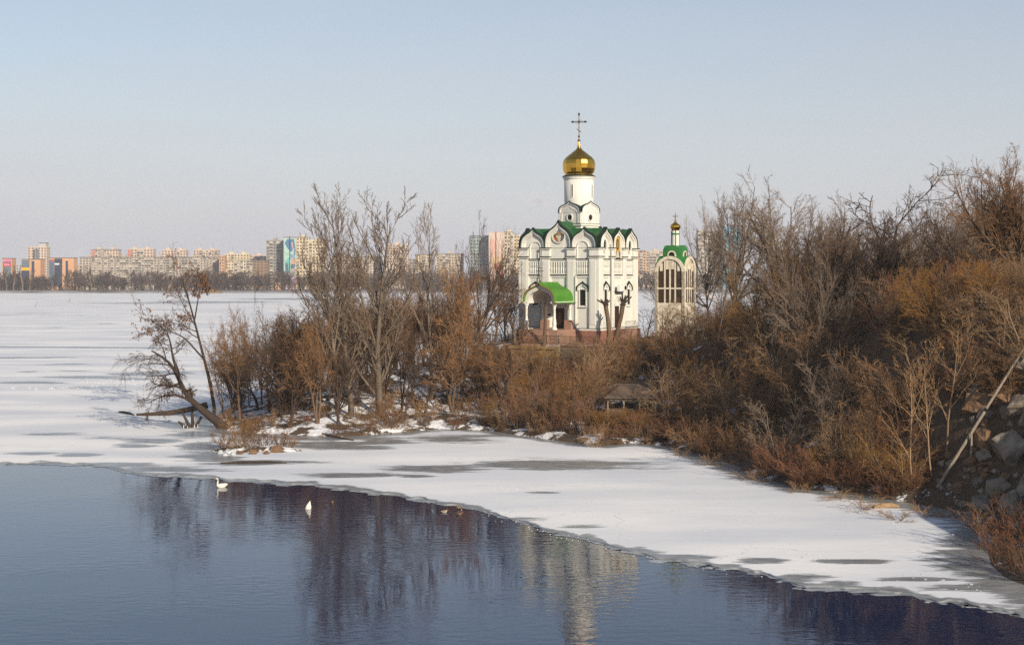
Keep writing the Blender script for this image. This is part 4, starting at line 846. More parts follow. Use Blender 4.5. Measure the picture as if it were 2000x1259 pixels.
put(None, hx, D, hz, 10, label='tall slender tree hung with dark seed pods at the island tip', yaw=0, mesh=T1)
D = 166; hx, hz = (436 - 1000) / F * D, .2
wspec = dict(bark='bark_dark', twig='twig_dark', limbs=1, lv=[LV(9, .35, 1, 55, .34, 7, 5, .16, .02, tap=.2, rr=.5), LV(8, .2, 1, 42, .5, 5, 4, .14, -.03, rmin=.014), LV(7, .2, 1, 34, .6, 5, 3, .08, -.16, rmin=.011), LV(3, .2, 1, 28, .6, 4, 3, .07, -.22, rmin=.012)])
b0_ = (436, 830)
def st2(p): return [((px - b0_[0]) / F * D, dy, (b0_[1] - py) / F * D, r) for px, py, dy, r in p]
T2 = make_tree(9, wspec, [st2([(446, 838, 0, .62), (420, 815, 0, .5), (392, 795, -.2, .38), (370, 775, -.3, .30), (354, 752, -.4, .26), (350, 728, -.4, .22), (340, 705, -.5, .17), (318, 690, -.8, .12), (300, 680, -1, .07)]),
                          st2([(350, 728, -.4, .16), (338, 695, -.2, .13), (334, 668, 0, .1), (326, 645, .2, .06), (318, 628, .2, .04)]),
                          st2([(392, 795, -.2, .2), (370, 772, -1.2, .15), (345, 762, -2, .1), (320, 768, -2.4, .06), (300, 780, -2.6, .04)]),
                          st2([(352, 745, -.4, .15), (340, 748, -.9, .12), (332, 755, -1, .10), (336, 742, -1.1, .07), (326, 736, -1.2, .04)])], norm=False)
put(None, hx, D, hz, 10, label='old willow leaning far out over the ice at the island tip', yaw=0, mesh=T2, name='leaning_willow')
def tagm(o, *a, **k): return tag(o, *a, **k)
# fallen trunk with an upright sprout
fl = empty('fallen_trunk', gp(345, 812) + (0,)); D = fl.location.y
p = np.array([[(400 - 345) / F * D, 1.5, 1.2], [(370 - 345) / F * D, .8, .75], [(335 - 345) / F * D, .2, .4], [(300 - 345) / F * D, -.2, .28], [(268 - 345) / F * D, -.4, .2]])[None]
v_, q_ = tubes([(p, np.array([[.42, .36, .30, .22, .14]]), 9)]); mesh_np('log', v_, q_, M['bark_dark'], fl, smooth=True)
o = put('sapling', fl.location.x + (276 - 345) / F * D, D - .4, .1, 3.0, label='thin upright sprout growing from the fallen trunk on the ice', name='sprout', v=0)
for c_ in o.children:
    if c_.name.startswith('dry'): bpy.data.objects.remove(c_)
tag(fl, 'dark fallen tree trunk lying out on the ice at the tip', 'log')
x, y = gp(245, 808); dl = MB()
for k in range(7): dl.bar((x + R.uniform(-.9, .9), y + R.uniform(-.4, .4), .05), (x + R.uniform(-1, 1), y + R.uniform(-.4, .4), R.uniform(.2, .6)), R.uniform(.04, .1), 5)
# icy stump
x, y = gp(372, 836); st = empty('icy_stump', (x, y, 0)); tag(st, 'broken stump sheathed in clear ice beside the leaning willow', 'stump')
for k, (a, b_) in enumerate([((.0, 0, 0), (-.9, .3, 1.6)), ((.3, 0, 0), (.1, .2, 2.3)), ((.5, .2, 0), (1.2, .2, 1.3)), ((-.4, -.2, 0), (-1.3, -.3, .8))]): MB().bar(a, b_, .22, 7, .12).build('stub', M['bark_dark'], st)
for k in range(9):
    xx, yy = R.uniform(-.8, 1.2), R.uniform(-.4, .1); zz_ = R.uniform(.15, .5); MB().bar((xx, yy, zz_), (xx + R.uniform(-.06, .06), yy, .02), R.uniform(.015, .05), 6, R.uniform(.04, .11)).build('icicle', M['icicle'], st)
LBL = []
putpx('round', 470, 168, 598, 150, label='russet bushy willow just behind the leaning one', v=0, name='bushy_willow')
putpx('slopebrown', 440, 172, 645, 110, label='small russet tree with forked trunk left of the bushy willow', v=1)
o = putpx('dark', 486, 186, 548, 62, label='thin dark tree with a dense ball of twigs at its top', v=0)
putpx('dark', 560, 180, 575, 140, label='dark crooked tree right of the ball-topped one', v=1)
putpx('round', 625, 176, 530, 170, label='wide brown tree left of the tall twin poplar', v=1)
putpx('poplar', 688, 167, 360, 190, label='tallest poplar, left of the twin stems above the thicket', v=0, name='poplar')
putpx('poplar', 742, 168, 370, 165, label='tall poplar, right of the twin stems above the thicket', v=1, name='poplar')
putpx('poplar', 660, 166, 395, 110, label='slim poplar leaning left against the tallest one', v=1, name='poplar', lean=(0, -.13), yaw=1.0)
putpx('poplar', 842, 178, 394, 125, label='lone slender poplar between the twin poplars and the church', v=0, name='poplar', yaw=2.0)
putpx('vasedark', 932, 186, 416, 160, label='dense grey tree with upright twigs left of the church', v=0)
putpx('browillow', 900, 174, 515, 130, label='russet tree below the dense grey one beside the church', v=1)
putpx('round', 985, 205, 510, 90, label='dark brown tree touching the church wall on its left', v=2)
putpx('vase', 1385, 216, 386, 110, label='pale tree whose branches reach over the bell tower', v=0, lean=(0, -.12), yaw=0)
putpx('vase', 1435, 224, 340, 180, label='tall feathery tree right of the bell tower', v=2)
putpx('vase', 1532, 205, 356, 230, label='grey tree with dense rounded crown on the skyline', v=1)
putpx('dark', 1712, 172, 336, 360, label='black locust with crooked dark branches against the sky', v=1, name='locust_tree')
putpx('willow', 1570, 156, 470, 220, label='golden twigged willow in the middle of the right slope', v=0, name='willow')
putpx('willow', 1500, 160, 520, 150, label='smaller golden willow left of the bright one on the slope', v=1, name='willow')
putpx('willow', 1660, 158, 500, 140, label='golden willow below the black locust', v=2, name='willow')
putpx('vasebrown', 1925, 134, 288, 300, label='big upright tree rising above the terrace at the right edge', v=0)
putpx('vasebrown', 1995, 128, 300, 200, label='tree cut by the right edge of the frame above the terrace', v=1)
putpx('vasebrown', 1830, 160, 410, 170, label='reddish tree between the locust and the big upright tree', v=0)
putpx('round', 1760, 165, 455, 150, label='wide russet tree under the right side of the locust', v=2)
putpx('vase', 1620, 190, 385, 170, label='grey skyline tree left of the locust', v=2)
putpx('roundgrey', 1400, 172, 470, 120, label='pale tree on the slope right of the bell tower', v=1)
putpx('round', 530, 174, 612, 140, label='russet tree between the ball-topped tree and the dark crooked one', v=2)
for px, D_, tp, w_, kd, lb in [(455, 178, 622, 110, 'browillow', 'drooping brown tree behind the seed pod tree'), (512, 182, 592, 120, 'vasebrown', 'round-crowned brown tree right of the ball-topped tree'), (585, 184, 588, 130, 'vasebrown', 'round-crowned brown tree behind the forked one'), (905, 198, 520, 120, 'vasebrown', 'round-crowned brown tree behind the dense grey one'), (965, 192, 530, 110, 'round', 'bushy brown tree second from the church wall'), (1004, 198, 545, 70, 'round', 'narrow brown tree squeezed against the church'), (870, 190, 530, 110, 'vasedark', 'dark round-crowned tree right of the lone poplar')]:
    putpx(kd, px, D_, tp, w_, label=lb)
putpx('slopebrown', 600, 170, 600, 130, label='brown forked tree at the left foot of the poplars', v=0)
for px, D_, tp, kd, lb in [(1288, 192, 582, 'round', 'brown tree hiding the left foot of the bell tower'), (1318, 190, 586, 'slopebrown', 'pale tree before the middle of the bell tower foot'), (1348, 191, 580, 'round', 'brown tree hiding the right foot of the bell tower'), (1302, 216, 512, 'round', 'brown tree behind the bell tower seen through its left arch'), (1338, 217, 520, 'round', 'brown tree behind the bell tower seen through its right arch'), (1262, 205, 560, 'slopegrey', 'grey tree between the church and the bell tower')]:
    putpx(kd, px, D_, tp, 80 if D_ < 200 else 110, label=lb)
for px, D_, tp, kd in [(1030, 181, 640, 'slopebrown'), (1052, 179, 655, 'slopetree'), (1085, 180, 660, 'slopebrown'), (1108, 178, 652, 'slopebrown'), (1135, 179, 645, 'slopetree'), (1158, 178, 655, 'slopebrown'), (1180, 177, 660, 'slopegrey'), (1212, 178, 652, 'slopebrown'), (1232, 180, 640, 'slopebrown'), (1248, 184, 630, 'slopegrey'), (1016, 186, 600, 'slopebrown'), (1000, 194, 570, 'slopebrown')]:
    putpx(kd, px, D_, tp, 58, label=dict(slopebrown='brown', slopetree='pale', slopegrey='grey')[kd] + ' bush-like tree before the church terrace ' + min(MARKS_, key=lambda q_: abs(q_[0] - px))[1], group='bushes before the church terrace', name='small_tree')
# saplings on the near right slope
for px, bpy_, top, ly, v, lb in [(1778, 955, 690, -.16, 0, 'thin pale sapling leaning left above the bank, lowest of the three'), (1820, 930, 660, -.12, 1, 'middle pale sapling with orange leaves on the right slope'), (1845, 890, 610, -.06, 0, 'pale sapling nearest the leaning pole'), (1960, 700, 560, .0, 1, 'pale sapling high up the cliff under the terrace')]:
    x, y, z = hit(px, bpy_); put('sapling', x, y, z - .1, (bpy_ - top) / F * y, None, label=lb, v=v, name='sapling', lean=(0, ly), yaw=0)
# pollarded double trunk before the church
x, y, z = hit(1194, 705); D = y; o = empty('pollarded_tree', (x, y, z - .3)); tag(o, 'pollarded forked trunk with cut stubs standing before the church', 'tree')
def st3(p): return np.array([[((px - 1194) / F * D, dy, (705 - py) / F * D + .3, r) for px, py, dy, r in p]])
for p, dirs in [([(1190, 712, 0, .42), (1189, 680, 0, .34), (1190, 650, 0, .30), (1187, 620, 0, .26), (1184, 603, 0, .27), (1183, 594, 0, .30)], [(1166, 586), (1173, 585), (1181, 586), (1187, 585), (1191, 587)]),
                ([(1197, 712, 0, .40), (1199, 675, .1, .30), (1207, 645, .2, .28), (1214, 615, .2, .28), (1216, 600, .2, .30), (1217, 594, .2, .30)], [(1215, 573), (1222, 577), (1226, 578), (1234, 580), (1211, 580)])]:
    a = st3(p); v_, q_ = tubes([(a[..., :3], a[..., 3], 9)]); tk = mesh_np('trunk', v_, q_, M['bark_brown'], o, smooth=True)
    ex_, ey_, ez_ = a[0, -1, :3]
    MB().ball((ex_, ey_, ez_ - .1), .36, 7, .7).build('knuckle', M['bark_dark'], tk, True)
    for qx, qy in dirs:
        e = ((qx - 1194) / F * D, ey_ + R.uniform(-.3, .3), (705 - qy) / F * D + .3); MB().bar((ex_, ey_, ez_ - .1), e, .14, 6, .09).build('stub', M['bark_dark'], tk)
x, y, z = hit(1062, 690); o = empty('cut_trunk', (x, y, z - .2)); tag(o, 'sawn-off leaning trunk with a pale cut in front of the porch', 'tree')
MB().bar((0, 0, 0), ((1056 - 1062 + 10) / F * y, 0, (690 - 597) / F * y), .2, 8, .14).build('trunk', M['bark_brown'], o)

# thicket: scattered by zone, heights kept under the skyline of the photograph
SKX, SKY = zip(*[(250, 800), (400, 650), (440, 620), (520, 600), (600, 570), (700, 545), (800, 560), (900, 520), (985, 545), (1005, 590), (1016, 650), (1235, 652), (1255, 620), (1275, 606), (1340, 590), (1380, 570), (1450, 545), (1550, 520), (1650, 510), (1750, 500), (1830, 500), (1900, 490), (2000, 480), (2200, 470)])
MARKS = [(455, 'near the leaning willow'), (500, 'under the ball-topped tree'), (560, 'near the dark crooked tree'), (620, 'left of the tall poplars'), (690, 'under the tallest poplar'), (750, 'right of the tall poplars'), (800, 'left of the lone poplar'), (850, 'under the lone poplar'), (925, 'under the dense grey tree'), (985, 'left of the ochre house'), (1050, 'before the ochre house'), (1110, 'below the church porch'), (1160, 'below the church corner'), (1215, 'left of the wooden shelter'), (1270, 'right of the wooden shelter'), (1330, 'below the bell tower'), (1390, 'right of the bell tower'),
         (1440, 'below the feathery tree'), (1500, 'below the smaller golden willow'), (1570, 'below the bright golden willow'), (1640, 'left of the black locust'), (1710, 'below the black locust'), (1770, 'left of the pale saplings'), (1825, 'among the pale saplings'), (1880, 'left of the leaning pole'), (1940, 'above the leaning pole'), (2000, 'at the right frame edge')]
ADJ = dict(bole='brown clear-stemmed', boledark='dark clear-stemmed', vase='grey round-crowned', vasebrown='brown round-crowned', vasedark='dark round-crowned', slopetree='pale spreading', slopebrown='brown spreading', slopegrey='grey spreading', fandark='dark upright', fan='grey upright', shrub='brown tangled', redshrub='reddish', arching='arching pale-stemmed', goldshrub='golden brown', round='brown bushy', browillow='russet drooping', dark='dark crooked', fanbrown='brown upright', roundgrey='grey bushy', willow='golden drooping')
def auto_label(kd, noun, H, Hr, px, d):
    f = (H - Hr[0]) / (Hr[1] - Hr[0]); sz = 'small ' if f < .3 else 'large ' if f > .75 else ''
    up = 'at the waterline' if d < 2.5 else 'low down' if d < 7 else 'halfway up' if d < 15 else 'high up'
    return sz + ADJ[kd] + ' ' + noun + ' ' + up + ' ' + min(MARKS, key=lambda q_: abs(q_[0] - px))[1]
def scatter(n, pxr, kinds, Hr, dmin, dmax, noun, group, cat, name, Dr=(80, 225), wk=1.0, seed=0, lim=18, minH=1.2, sky=0):
    rg = random.Random(seed); done = 0; N = n * 60
    PXs = np.array([rg.uniform(*pxr) for _ in range(N)]); Ds = np.array([rg.uniform(*Dr) for _ in range(N)]); Xs = (PXs - 1000) / F * Ds
    dd = shore_dist(Xs, Ds); hh = height(Xs, Ds)
    for px, D, x, d, z in zip(PXs, Ds, Xs, dd, hh):
        if done >= n: break
        if not (dmin < d < dmax): continue
        lx, ly = church_local(x, D)
        if abs(lx) < 9.2 and -15 < ly < 9: continue
        if abs(x - BX) < 3.4 and abs(D - BY) < 3.4: continue
        if abs(x - hut.location.x) < 3.6 and abs(D - hut.location.y) < 2.8: continue
        if 1168 < px < 1322 and 164 < D < 174: continue
        H = rg.uniform(*Hr); kd = rg.choice(kinds); wd = H * rg.uniform(.6, 1.0) * wk
        hp = wd / 2 * F / D
        sk = max(float(np.interp(px + o_ * hp, SKX, SKY)) for o_ in (-1.25, -.8, -.4, 0, .4, .8, 1.25)) + rg.uniform(-lim, lim * 2)
        if sky and (px - hp * 1.2 < 1368 or (px < 1540 and D < 205)): continue
        if cat == 'tree' and not sky and 1360 < px < 1560 and 172 < D < 205: continue
        if sky: sk = float(np.interp(px, [1330, 1375, 1430, 1480, 1530, 1590, 1640, 1710, 1800, 1830, 1900, 2000], [430, 380, 365, 385, 372, 395, 372, 365, 385, 400, 330, 310])) + rg.uniform(0, 60)
        if 1160 < px < 1305 and D < 172: sk = max(sk, 795)
        if px > 1800 and d < 7 and D < 119: continue
        mz = zat(sk, D) - z
        if mz < minH: continue
        if H > mz: H = mz; wd = min(wd, H * 1.5)
        put(kd, float(x), float(D), float(z) - .12, H, wd, label=auto_label(kd, noun, H, Hr, px, d), group=group, cat=cat, name=name); done += 1
    return done
scatter(24, (425, 640), ['bole', 'boledark', 'bole', 'vasedark', 'dark'], (7, 11), 1.5, 40, 'tip tree', 'trees near the island tip', 'tree', 'bare_tree', (160, 205), seed=41, wk=1.0)
scatter(62, (560, 1012), ['bole', 'boledark', 'bole', 'vasedark', 'dark', 'boledark', 'browillow'], (8, 13), 3, 60, 'grove tree', 'trees of the left grove', 'tree', 'bare_tree', (158, 218), seed=1, wk=.9)
scatter(30, (520, 1030), ['shrub', 'arching', 'redshrub', 'goldshrub', 'shrub'], (1.8, 3.9), .6, 12, 'shore shrub', 'shrubs along the left shore', 'shrub', 'bare_shrub', (145, 175), seed=3, wk=1.5)
scatter(10, (640, 1030), ['slopebrown', 'slopetree', 'slopegrey'], (4, 7), 8, 32, 'small tree on the left rise', 'small trees on the left rise', 'tree', 'small_tree', (155, 195), seed=4, wk=1.2)
scatter(44, (1005, 1300), ['shrub', 'arching', 'redshrub', 'goldshrub', 'shrub'], (2.5, 6), .5, 40, 'bank shrub', 'shrubs below the church', 'shrub', 'bare_shrub', (142, 184), seed=5, wk=1.3)
scatter(30, (1005, 1290), ['slopetree', 'slopebrown', 'willow', 'browillow', 'slopegrey'], (4.5, 8), 2, 40, 'bank tree', 'young trees below the church', 'tree', 'small_tree', (148, 183), seed=6)
scatter(24, (1330, 2040), ['vase', 'vasedark', 'vasebrown', 'vase', 'dark'], (13, 20), 10, 90, 'skyline tree', 'tall trees on the right skyline', 'tree', 'bare_tree', (140, 215), seed=17, sky=1, wk=.85)
scatter(50, (1255, 2040), ['round', 'slopetree', 'slopetree', 'willow', 'willow', 'slopebrown', 'slopegrey'], (6, 11), 5, 60, 'slope tree', 'trees on the right slope', 'tree', 'bare_tree', (105, 205), seed=7)
scatter(70, (1265, 1900), ['slopetree', 'slopebrown', 'slopegrey', 'slopetree'], (4.5, 8), 1.5, 40, 'small slope tree', 'small trees on the right slope', 'tree', 'small_tree', (98, 185), seed=27, wk=1.2)
scatter(34, (1660, 1920), ['shrub', 'arching', 'slopetree', 'slopebrown', 'redshrub'], (3, 6), 8, 30, 'upper slope shrub', 'shrubs on the upper right slope', 'shrub', 'bare_shrub', (112, 160), seed=47, wk=1.2)
scatter(100, (1265, 2040), ['shrub', 'arching', 'arching', 'redshrub', 'goldshrub'], (2.4, 5.0), .5, 30, 'slope shrub', 'shrubs on the right slope', 'shrub', 'bare_shrub', (92, 175), seed=8, wk=1.5)
scatter(44, (1250, 1565), ['shrub', 'slopebrown', 'slopetree', 'redshrub', 'slopebrown'], (4.0, 6.5), 6, 60, 'hilltop shrub', 'shrubs around the bell tower', 'shrub', 'bare_shrub', (172, 212), seed=57, wk=1.25, lim=8)
scatter(22, (1015, 1240), ['shrub', 'slopebrown', 'slopebrown'], (3.5, 6.5), 14, 60, 'terrace foot shrub', 'shrubs at the terrace foot', 'shrub', 'bare_shrub', (172, 184), seed=58, wk=1.2, lim=6)
scatter(26, (1880, 2030), ['arching', 'slopetree', 'slopebrown'], (2.5, 5), 7, 24, 'cliff-top shrub', 'shrubs on the cliff top', 'shrub', 'bare_shrub', (112, 130), seed=59, wk=1.4)
scatter(70, (1300, 1880), ['redshrub', 'shrub', 'redshrub'], (1.2, 2.6), .0, 3.5, 'overhanging shrub', 'low shrubs at the right waterline', 'shrub', 'low_shrub', (96, 152), seed=9, wk=2.0, minH=.8)
scatter(44, (440, 1300), ['redshrub', 'shrub', 'arching'], (1.0, 2.2), .0, 3, 'overhanging shrub', 'low shrubs along the front shore', 'shrub', 'low_shrub', (140, 172), seed=10, wk=2.0, minH=.7)
for k, (px, py) in enumerate([(1950, 1095), (1985, 1110), (1965, 1060), (2005, 1060), (2010, 1130), (1930, 1050)]):
    x, y, z = hit(px, py); put('redshrub', x, y, z - .1, TR_.uniform(2.0, 3.2), TR_.uniform(3.2, 4.5), label='red-brown shrub in the lower right corner, ' + ['left of the group by the ice', 'in the middle of the group', 'topmost left of the group', 'topmost at the frame edge', 'lowest at the frame edge', 'nearest the frozen stones'][k], cat='shrub', name='bare_shrub')
x, y = gp(1915, 1075); put('sapling', x, y, .05, 3.0, 2.0, label='small bush with dry red leaves on the ice by the lower right corner', cat='shrub', name='leafy_bush', v=1)
# hanging mass of roots and twigs dipping onto the ice
x, y = gp(1165, 876); put('arching', x, y + .4, 0, 3.0, 3.2, label='pale drooping bush hanging onto the ice below the church', cat='shrub', name='drooping_bush', v=0)

# islet with shrubs and stones
ix, iy = gp(500, 882)
a = np.linspace(0, 6.283, 25)[:-1]; V = [(0, 0, .55)]; T_ = []
for r_, z_ in ((.5, .48), (.85, .25), (1.05, -.05)): V += [(r_ * 4.2 * math.cos(t) * (1 + .12 * math.sin(3 * t)), r_ * 1.7 * math.sin(t) * (1 + .1 * math.cos(2 * t)), z_ + .06 * math.sin(5 * t)) for t in a]
n_ = 24
T_ = [(0, 1 + j, 1 + (j + 1) % n_) for j in range(n_)]; Q_ = [(1 + k * n_ + j, 1 + (k + 1) * n_ + j, 1 + (k + 1) * n_ + (j + 1) % n_, 1 + k * n_ + (j + 1) % n_) for k in range(2) for j in range(n_)]
o = mesh_np('islet_ground', V, Q_, isl.data.materials[0], T=T_, smooth=True); o.location = (ix, iy, 0); o['kind'] = 'structure'
for k, (px, hgt, wd, kd) in enumerate([(436, 2.8, 3.0, 'shrub'), (465, 3.8, 3.4, 'goldshrub'), (490, 3.4, 3.2, 'shrub'), (515, 2.8, 3.0, 'shrub'), (548, 2.6, 3.2, 'redshrub'), (475, 2.2, 3.6, 'arching'), (566, 2.0, 2.4, 'shrub')]):
    x = (px - 1000) / F * iy; put(kd, x, iy + R.uniform(-.5, .7), .1, hgt, wd, label=['leftmost shrub on the small islet, above its white ice', 'tallest golden shrub on the small islet', 'brown upright shrub in the middle of the islet', 'brown shrub right of the islet middle', 'reddish shrub above the angular rock on the islet', 'low pale arching shrub across the islet front', 'small shrub at the right end of the islet'][k], cat='shrub', name='bare_shrub')

# ------------------------------------------------------------------ rocks, cliff boulders, pole, logs
def rockmesh(seed):
    import bmesh
    b = bmesh.new(); rg = np.random.RandomState(seed + 40)
    p = rg.randn(22, 3); p /= np.linalg.norm(p, axis=1, keepdims=True); p *= rg.uniform(.78, 1.05, (22, 1))
    for c_ in p: b.verts.new(c_)
    h_ = bmesh.ops.convex_hull(b, input=b.verts); bmesh.ops.delete(b, geom=[g for g in h_['geom_interior'] if isinstance(g, bmesh.types.BMVert)], context='VERTS')
    bmesh.ops.subdivide_edges(b, edges=b.edges[:], cuts=3, use_grid_fill=True)
    bmesh.ops.triangulate(b, faces=b.faces[:])
    for q_ in b.verts:
        c_ = np.array(q_.co); w_ = .05 * math.sin(c_ @ np.array([5.1, 3.3, 7.7]) + seed) + .03 * math.sin(c_ @ np.array([-11, 9, 13.0])) + rg.normal(0, .018); q_.co = c_ * (1 + w_)
    bmesh.ops.recalc_face_normals(b, faces=b.faces); me = bpy.data.meshes.new('rock'); b.to_mesh(me); b.free(); return me
RK = [rockmesh(s_) for s_ in range(7)]; RKI = []; RKb = []
for me in RK:
    me.materials.append(M["rock"]); w = me.copy(); w.materials[0] = M["rockbrown"]; RKb.append(w); w = me.copy(); w.materials[0] = M["icicle"]; RKI.append(w)
def rock(px, py, size, label, group=None, set_=RK, sc=(1, 1, 1), k=None, dz=0.0, name='rock', cat='rock', pos=None):
    x, y, z = pos or hit(px, py); o = bpy.data.objects.new(name, set_[R.randrange(7) if k is None else k]); COL.objects.link(o); o.location = (x, y, z + dz * size); o.scale = (size * sc[0], size * sc[1], size * sc[2]); o.rotation_euler = (R.uniform(-.4, .4), R.uniform(-.4, .4), R.uniform(0, 6.28)); tag(o, label, cat, group); return o
for px, py, s_, sc, k, lb in [(1985, 890, 2.1, (1.1, .9, .9), 0, 'large pale boulder capped with snow at the right edge'), (1945, 960, 1.6, (1, .9, 1.1), 1, 'big grey slab of cliff below the snow-capped boulder'), (1975, 1000, 1.5, (.8, .8, 1.4), 2, 'upright pale rock at the foot of the cliff'), (2000, 800, 1.8, (1, 1, .9), 3, 'grey cliff block above the snow-capped boulder'),
                              (1915, 990, 1.6, (1, .9, .8), 4, 'grey rock wedge at the cliff foot near the pole'), (2005, 960, 1.7, (.9, .9, 1.3), 5, 'dark cliff block on the right frame edge'), (1930, 860, 1.8, (1, 1, .8), 6, 'brown cliff rock halfway up behind the pole'), (1960, 780, 1.6, (1.1, 1, .7), 2, 'brown rock face under the saplings by the pole'), (1910, 790, 1.8, (1.1, 1, .8), 1, 'shadowed rock high on the cliff left of the pole'), (2030, 720, 2.6, (1, 1, 1), 4, 'rock ledge at the top of the cliff under the terrace'), (1995, 700, 1.9, (1, 1, .8), 0, 'rock where the top of the pole rests')]:
    rock(px, py, s_ * .82, lb, 'cliff rocks', RKb if 'brown' in lb or 'shadowed' in lb else RK, sc, k)
for i in range(40):
    px_, py_ = R.uniform(1895, 2035), R.uniform(740, 1000)
    if px_ < 1890 + (1000 - py_) * .05: continue
    st_ = R.choice((RK, RK, RKb)); sz_ = R.uniform(.35, .95)
    rock(px_, py_, sz_, ('small ' if sz_ < .55 else 'large ' if sz_ > .8 else '') + ('brown' if st_ is RKb else 'grey') + ' angular cliff block ' + ('above the pole' if py_ < 790 else 'level with the snow-capped boulder' if py_ < 900 else 'at the cliff foot') + (' at the frame edge' if px_ > 1975 else ' nearer the pole'), 'cliff blocks at the right edge', st_, (1, .9, R.uniform(.7, 1.3)), name='rock')
for i in range(42):
    px_, py_, sz_, st_ = R.uniform(1835, 1945), R.uniform(880, 1010), R.uniform(.22, .6), R.choice((RK, RKb))
    rock(px_, py_, sz_, ('small ' if sz_ < .35 else 'large ' if sz_ > .5 else '') + ('brown' if st_ is RKb else 'grey') + ' rubble stone ' + ('right at the pole foot' if px_ < 1870 else 'between the pole and the cliff' if px_ < 1910 else 'against the cliff') + (' on the ice line' if py_ > 970 else ' low on the heap' if py_ > 925 else ' high on the heap'), 'rubble at the cliff foot', st_, (1, 1, .8), name='stone', cat='stone')
for i in range(26):
    px = R.uniform(1860, 1945); py = float(np.interp(px, [1860, 1920, 1945], [1000, 1016, 1040])) + R.gauss(6, 6); x, y = gp(px, py); rock(0, 0, R.uniform(.15, .5), ('large ' if i % 3 == 0 else 'small ') + 'snow-edged stone frozen into the ice ' + ('below the pole foot' if px < 1890 else 'below the cliff' if px < 1920 else 'beside the corner shrubs'), 'stones frozen into the right bank', RK, (1.2, 1, .6), name='stone', cat='stone', pos=(x, y, .05))
for i in range(70):
    px = R.uniform(430, 1500); py = float(np.interp(px, *zip(*front[:20]))) - R.uniform(-1, 6); x, y = gp(px, py); rock(0, 0, R.uniform(.12, .4), 'brown waterline stone ' + min(MARKS, key=lambda q_: abs(q_[0] - px))[1], 'stones along the front waterline', RKb, (1.2, 1, .6), name='stone', cat='stone', pos=(x, y, .1))
for px, py, s_, lb in [(541, 884, .75, 'angular orange-brown rock at the right end of the islet'), (495, 888, .45, 'flat rock on the near side of the islet'), (470, 888, .4, 'small rock near the icy end of the islet'), (520, 888, .35, 'low rock between two islet shrubs')]:
    x, y = gp(px, py); rock(0, 0, s_, lb, None, RKb, (1.2, 1, .9), pos=(x, y, .15))
for i in range(12):
    x, y = gp(R.uniform(425, 460), R.uniform(884, 891)); o = rock(0, 0, R.uniform(.15, .35), "lump of white ice frozen round the islet edge", "ice lumps at the islet", RKI, (1, .8, .9), name="ice_lump", cat="ice", pos=(x, y, .1))
x0, y0, z0 = hit(1831, 952); D = y0 - .5; a = Vector((x0, y0, z0)); bq = Vector(pt(2015, 655, D + .6)); mid = Vector(pt(1925, 800, D + .3))
pole = empty('leaning_pole', a); tag(pole, 'long weathered wooden pole leaning against the cliff', 'pole')
MB().bar((0, 0, 0), mid - a, .13, 8, .115).build('lower_length', M['wood'], pole); MB().bar(mid - a + Vector((-.12, 0, -.18)), bq - a, .105, 8, .085).build('upper_length', M['wood'], pole); MB().bar(mid - a - (mid - a).normalized() * .12, mid - a + (mid - a).normalized() * .12, .14, 8).build('joint_strap', M['iron'], pole)
x, y, z = hit(1897, 905); o = empty('wooden_post', (x, y, z - .2)); MB().bar((0, 0, 0), (.02, 0, 2.4), .09, 7, .07).build('post_shaft', M['wood'], o); tag(o, 'short grey post standing in the rubble behind the pole', 'post')
def log(px0, py0, px1, py1, r, label, mt='bark_brown', name='log'):
    a = gp(px0, py0); c = gp(px1, py1); p = np.array([[[0, 0, .14], [(c[0] - a[0]) * .3, (c[1] - a[1]) * .3 + .15, .2], [(c[0] - a[0]) * .7, (c[1] - a[1]) * .7 + .1, .22], [c[0] - a[0], c[1] - a[1], .12]]])
    v_, q_ = tubes([(p, np.array([[r * .6, r, r, r * .5]]), 8)]); o = mesh_np(name, v_, q_, M[mt], smooth=True); o.location = (a[0], a[1], 0); tag(o, label, 'log'); return o
log(1706, 994, 1756, 992, .22, 'brown log frozen into the ice near the right bank', 'bark_tan')
log(232, 806, 262, 812, .14, 'short dark driftwood piece on the ice left of the tip', 'bark_dark', 'driftwood')
log(430, 907, 560, 906, .10, 'long thin log frozen into the grey ice below the islet', 'bark_dark')
log(560, 840, 690, 862, .16, 'drift log along the front shore under the shrubs', 'bark_brown')
for k, (px, py) in enumerate([(1815, 1013), (1760, 1020), (1690, 1000), (1640, 980), (1560, 965), (1480, 942), (1390, 912), (1330, 893)]):
    x, y = gp(px, py); mb = MB()
    rg = random.Random(k)
    o = put('arching', x, y + .6, -.05, rg.uniform(.9, 1.4), rg.uniform(2.5, 4), label='dead branch tangle in the ice ' + ['below the pole foot', 'beside the frozen log', 'left of the frozen log', 'left of the pale saplings', 'below the black locust', 'below the bright golden willow', 'below the smaller golden willow', 'below the bell tower'][k], cat='branches', name='branch_tangle')
# terrace kerb, wall and railing on the hill top at the right
tz = zat(597, 124); te = empty('terrace_parapet', (pt(1900, 597, 124)[0], 124, tz)); tag(te, 'pale horizontal terrace edge on top of the right cliff', 'parapet')
MB().box(-2.6, 14, -.3, .5, -.16, .06).build('edge_slab', M['bstone'], te); MB().box(-2.5, 14, -.1, .4, -.9, -.16).build('retaining_face', M['stonewall'], te)
for i in range(11): MB().bar((-2.3 + 1.5 * i, .1, .06), (-2.3 + 1.5 * i, .1, 1.0), .04, 6).build('post', M['iron'], te)
MB().bar((-2.4, .1, 1.0), (14, .1, 1.0), .035, 6).build('handrail', M['iron'], te)
sg = hit(1690, 640)
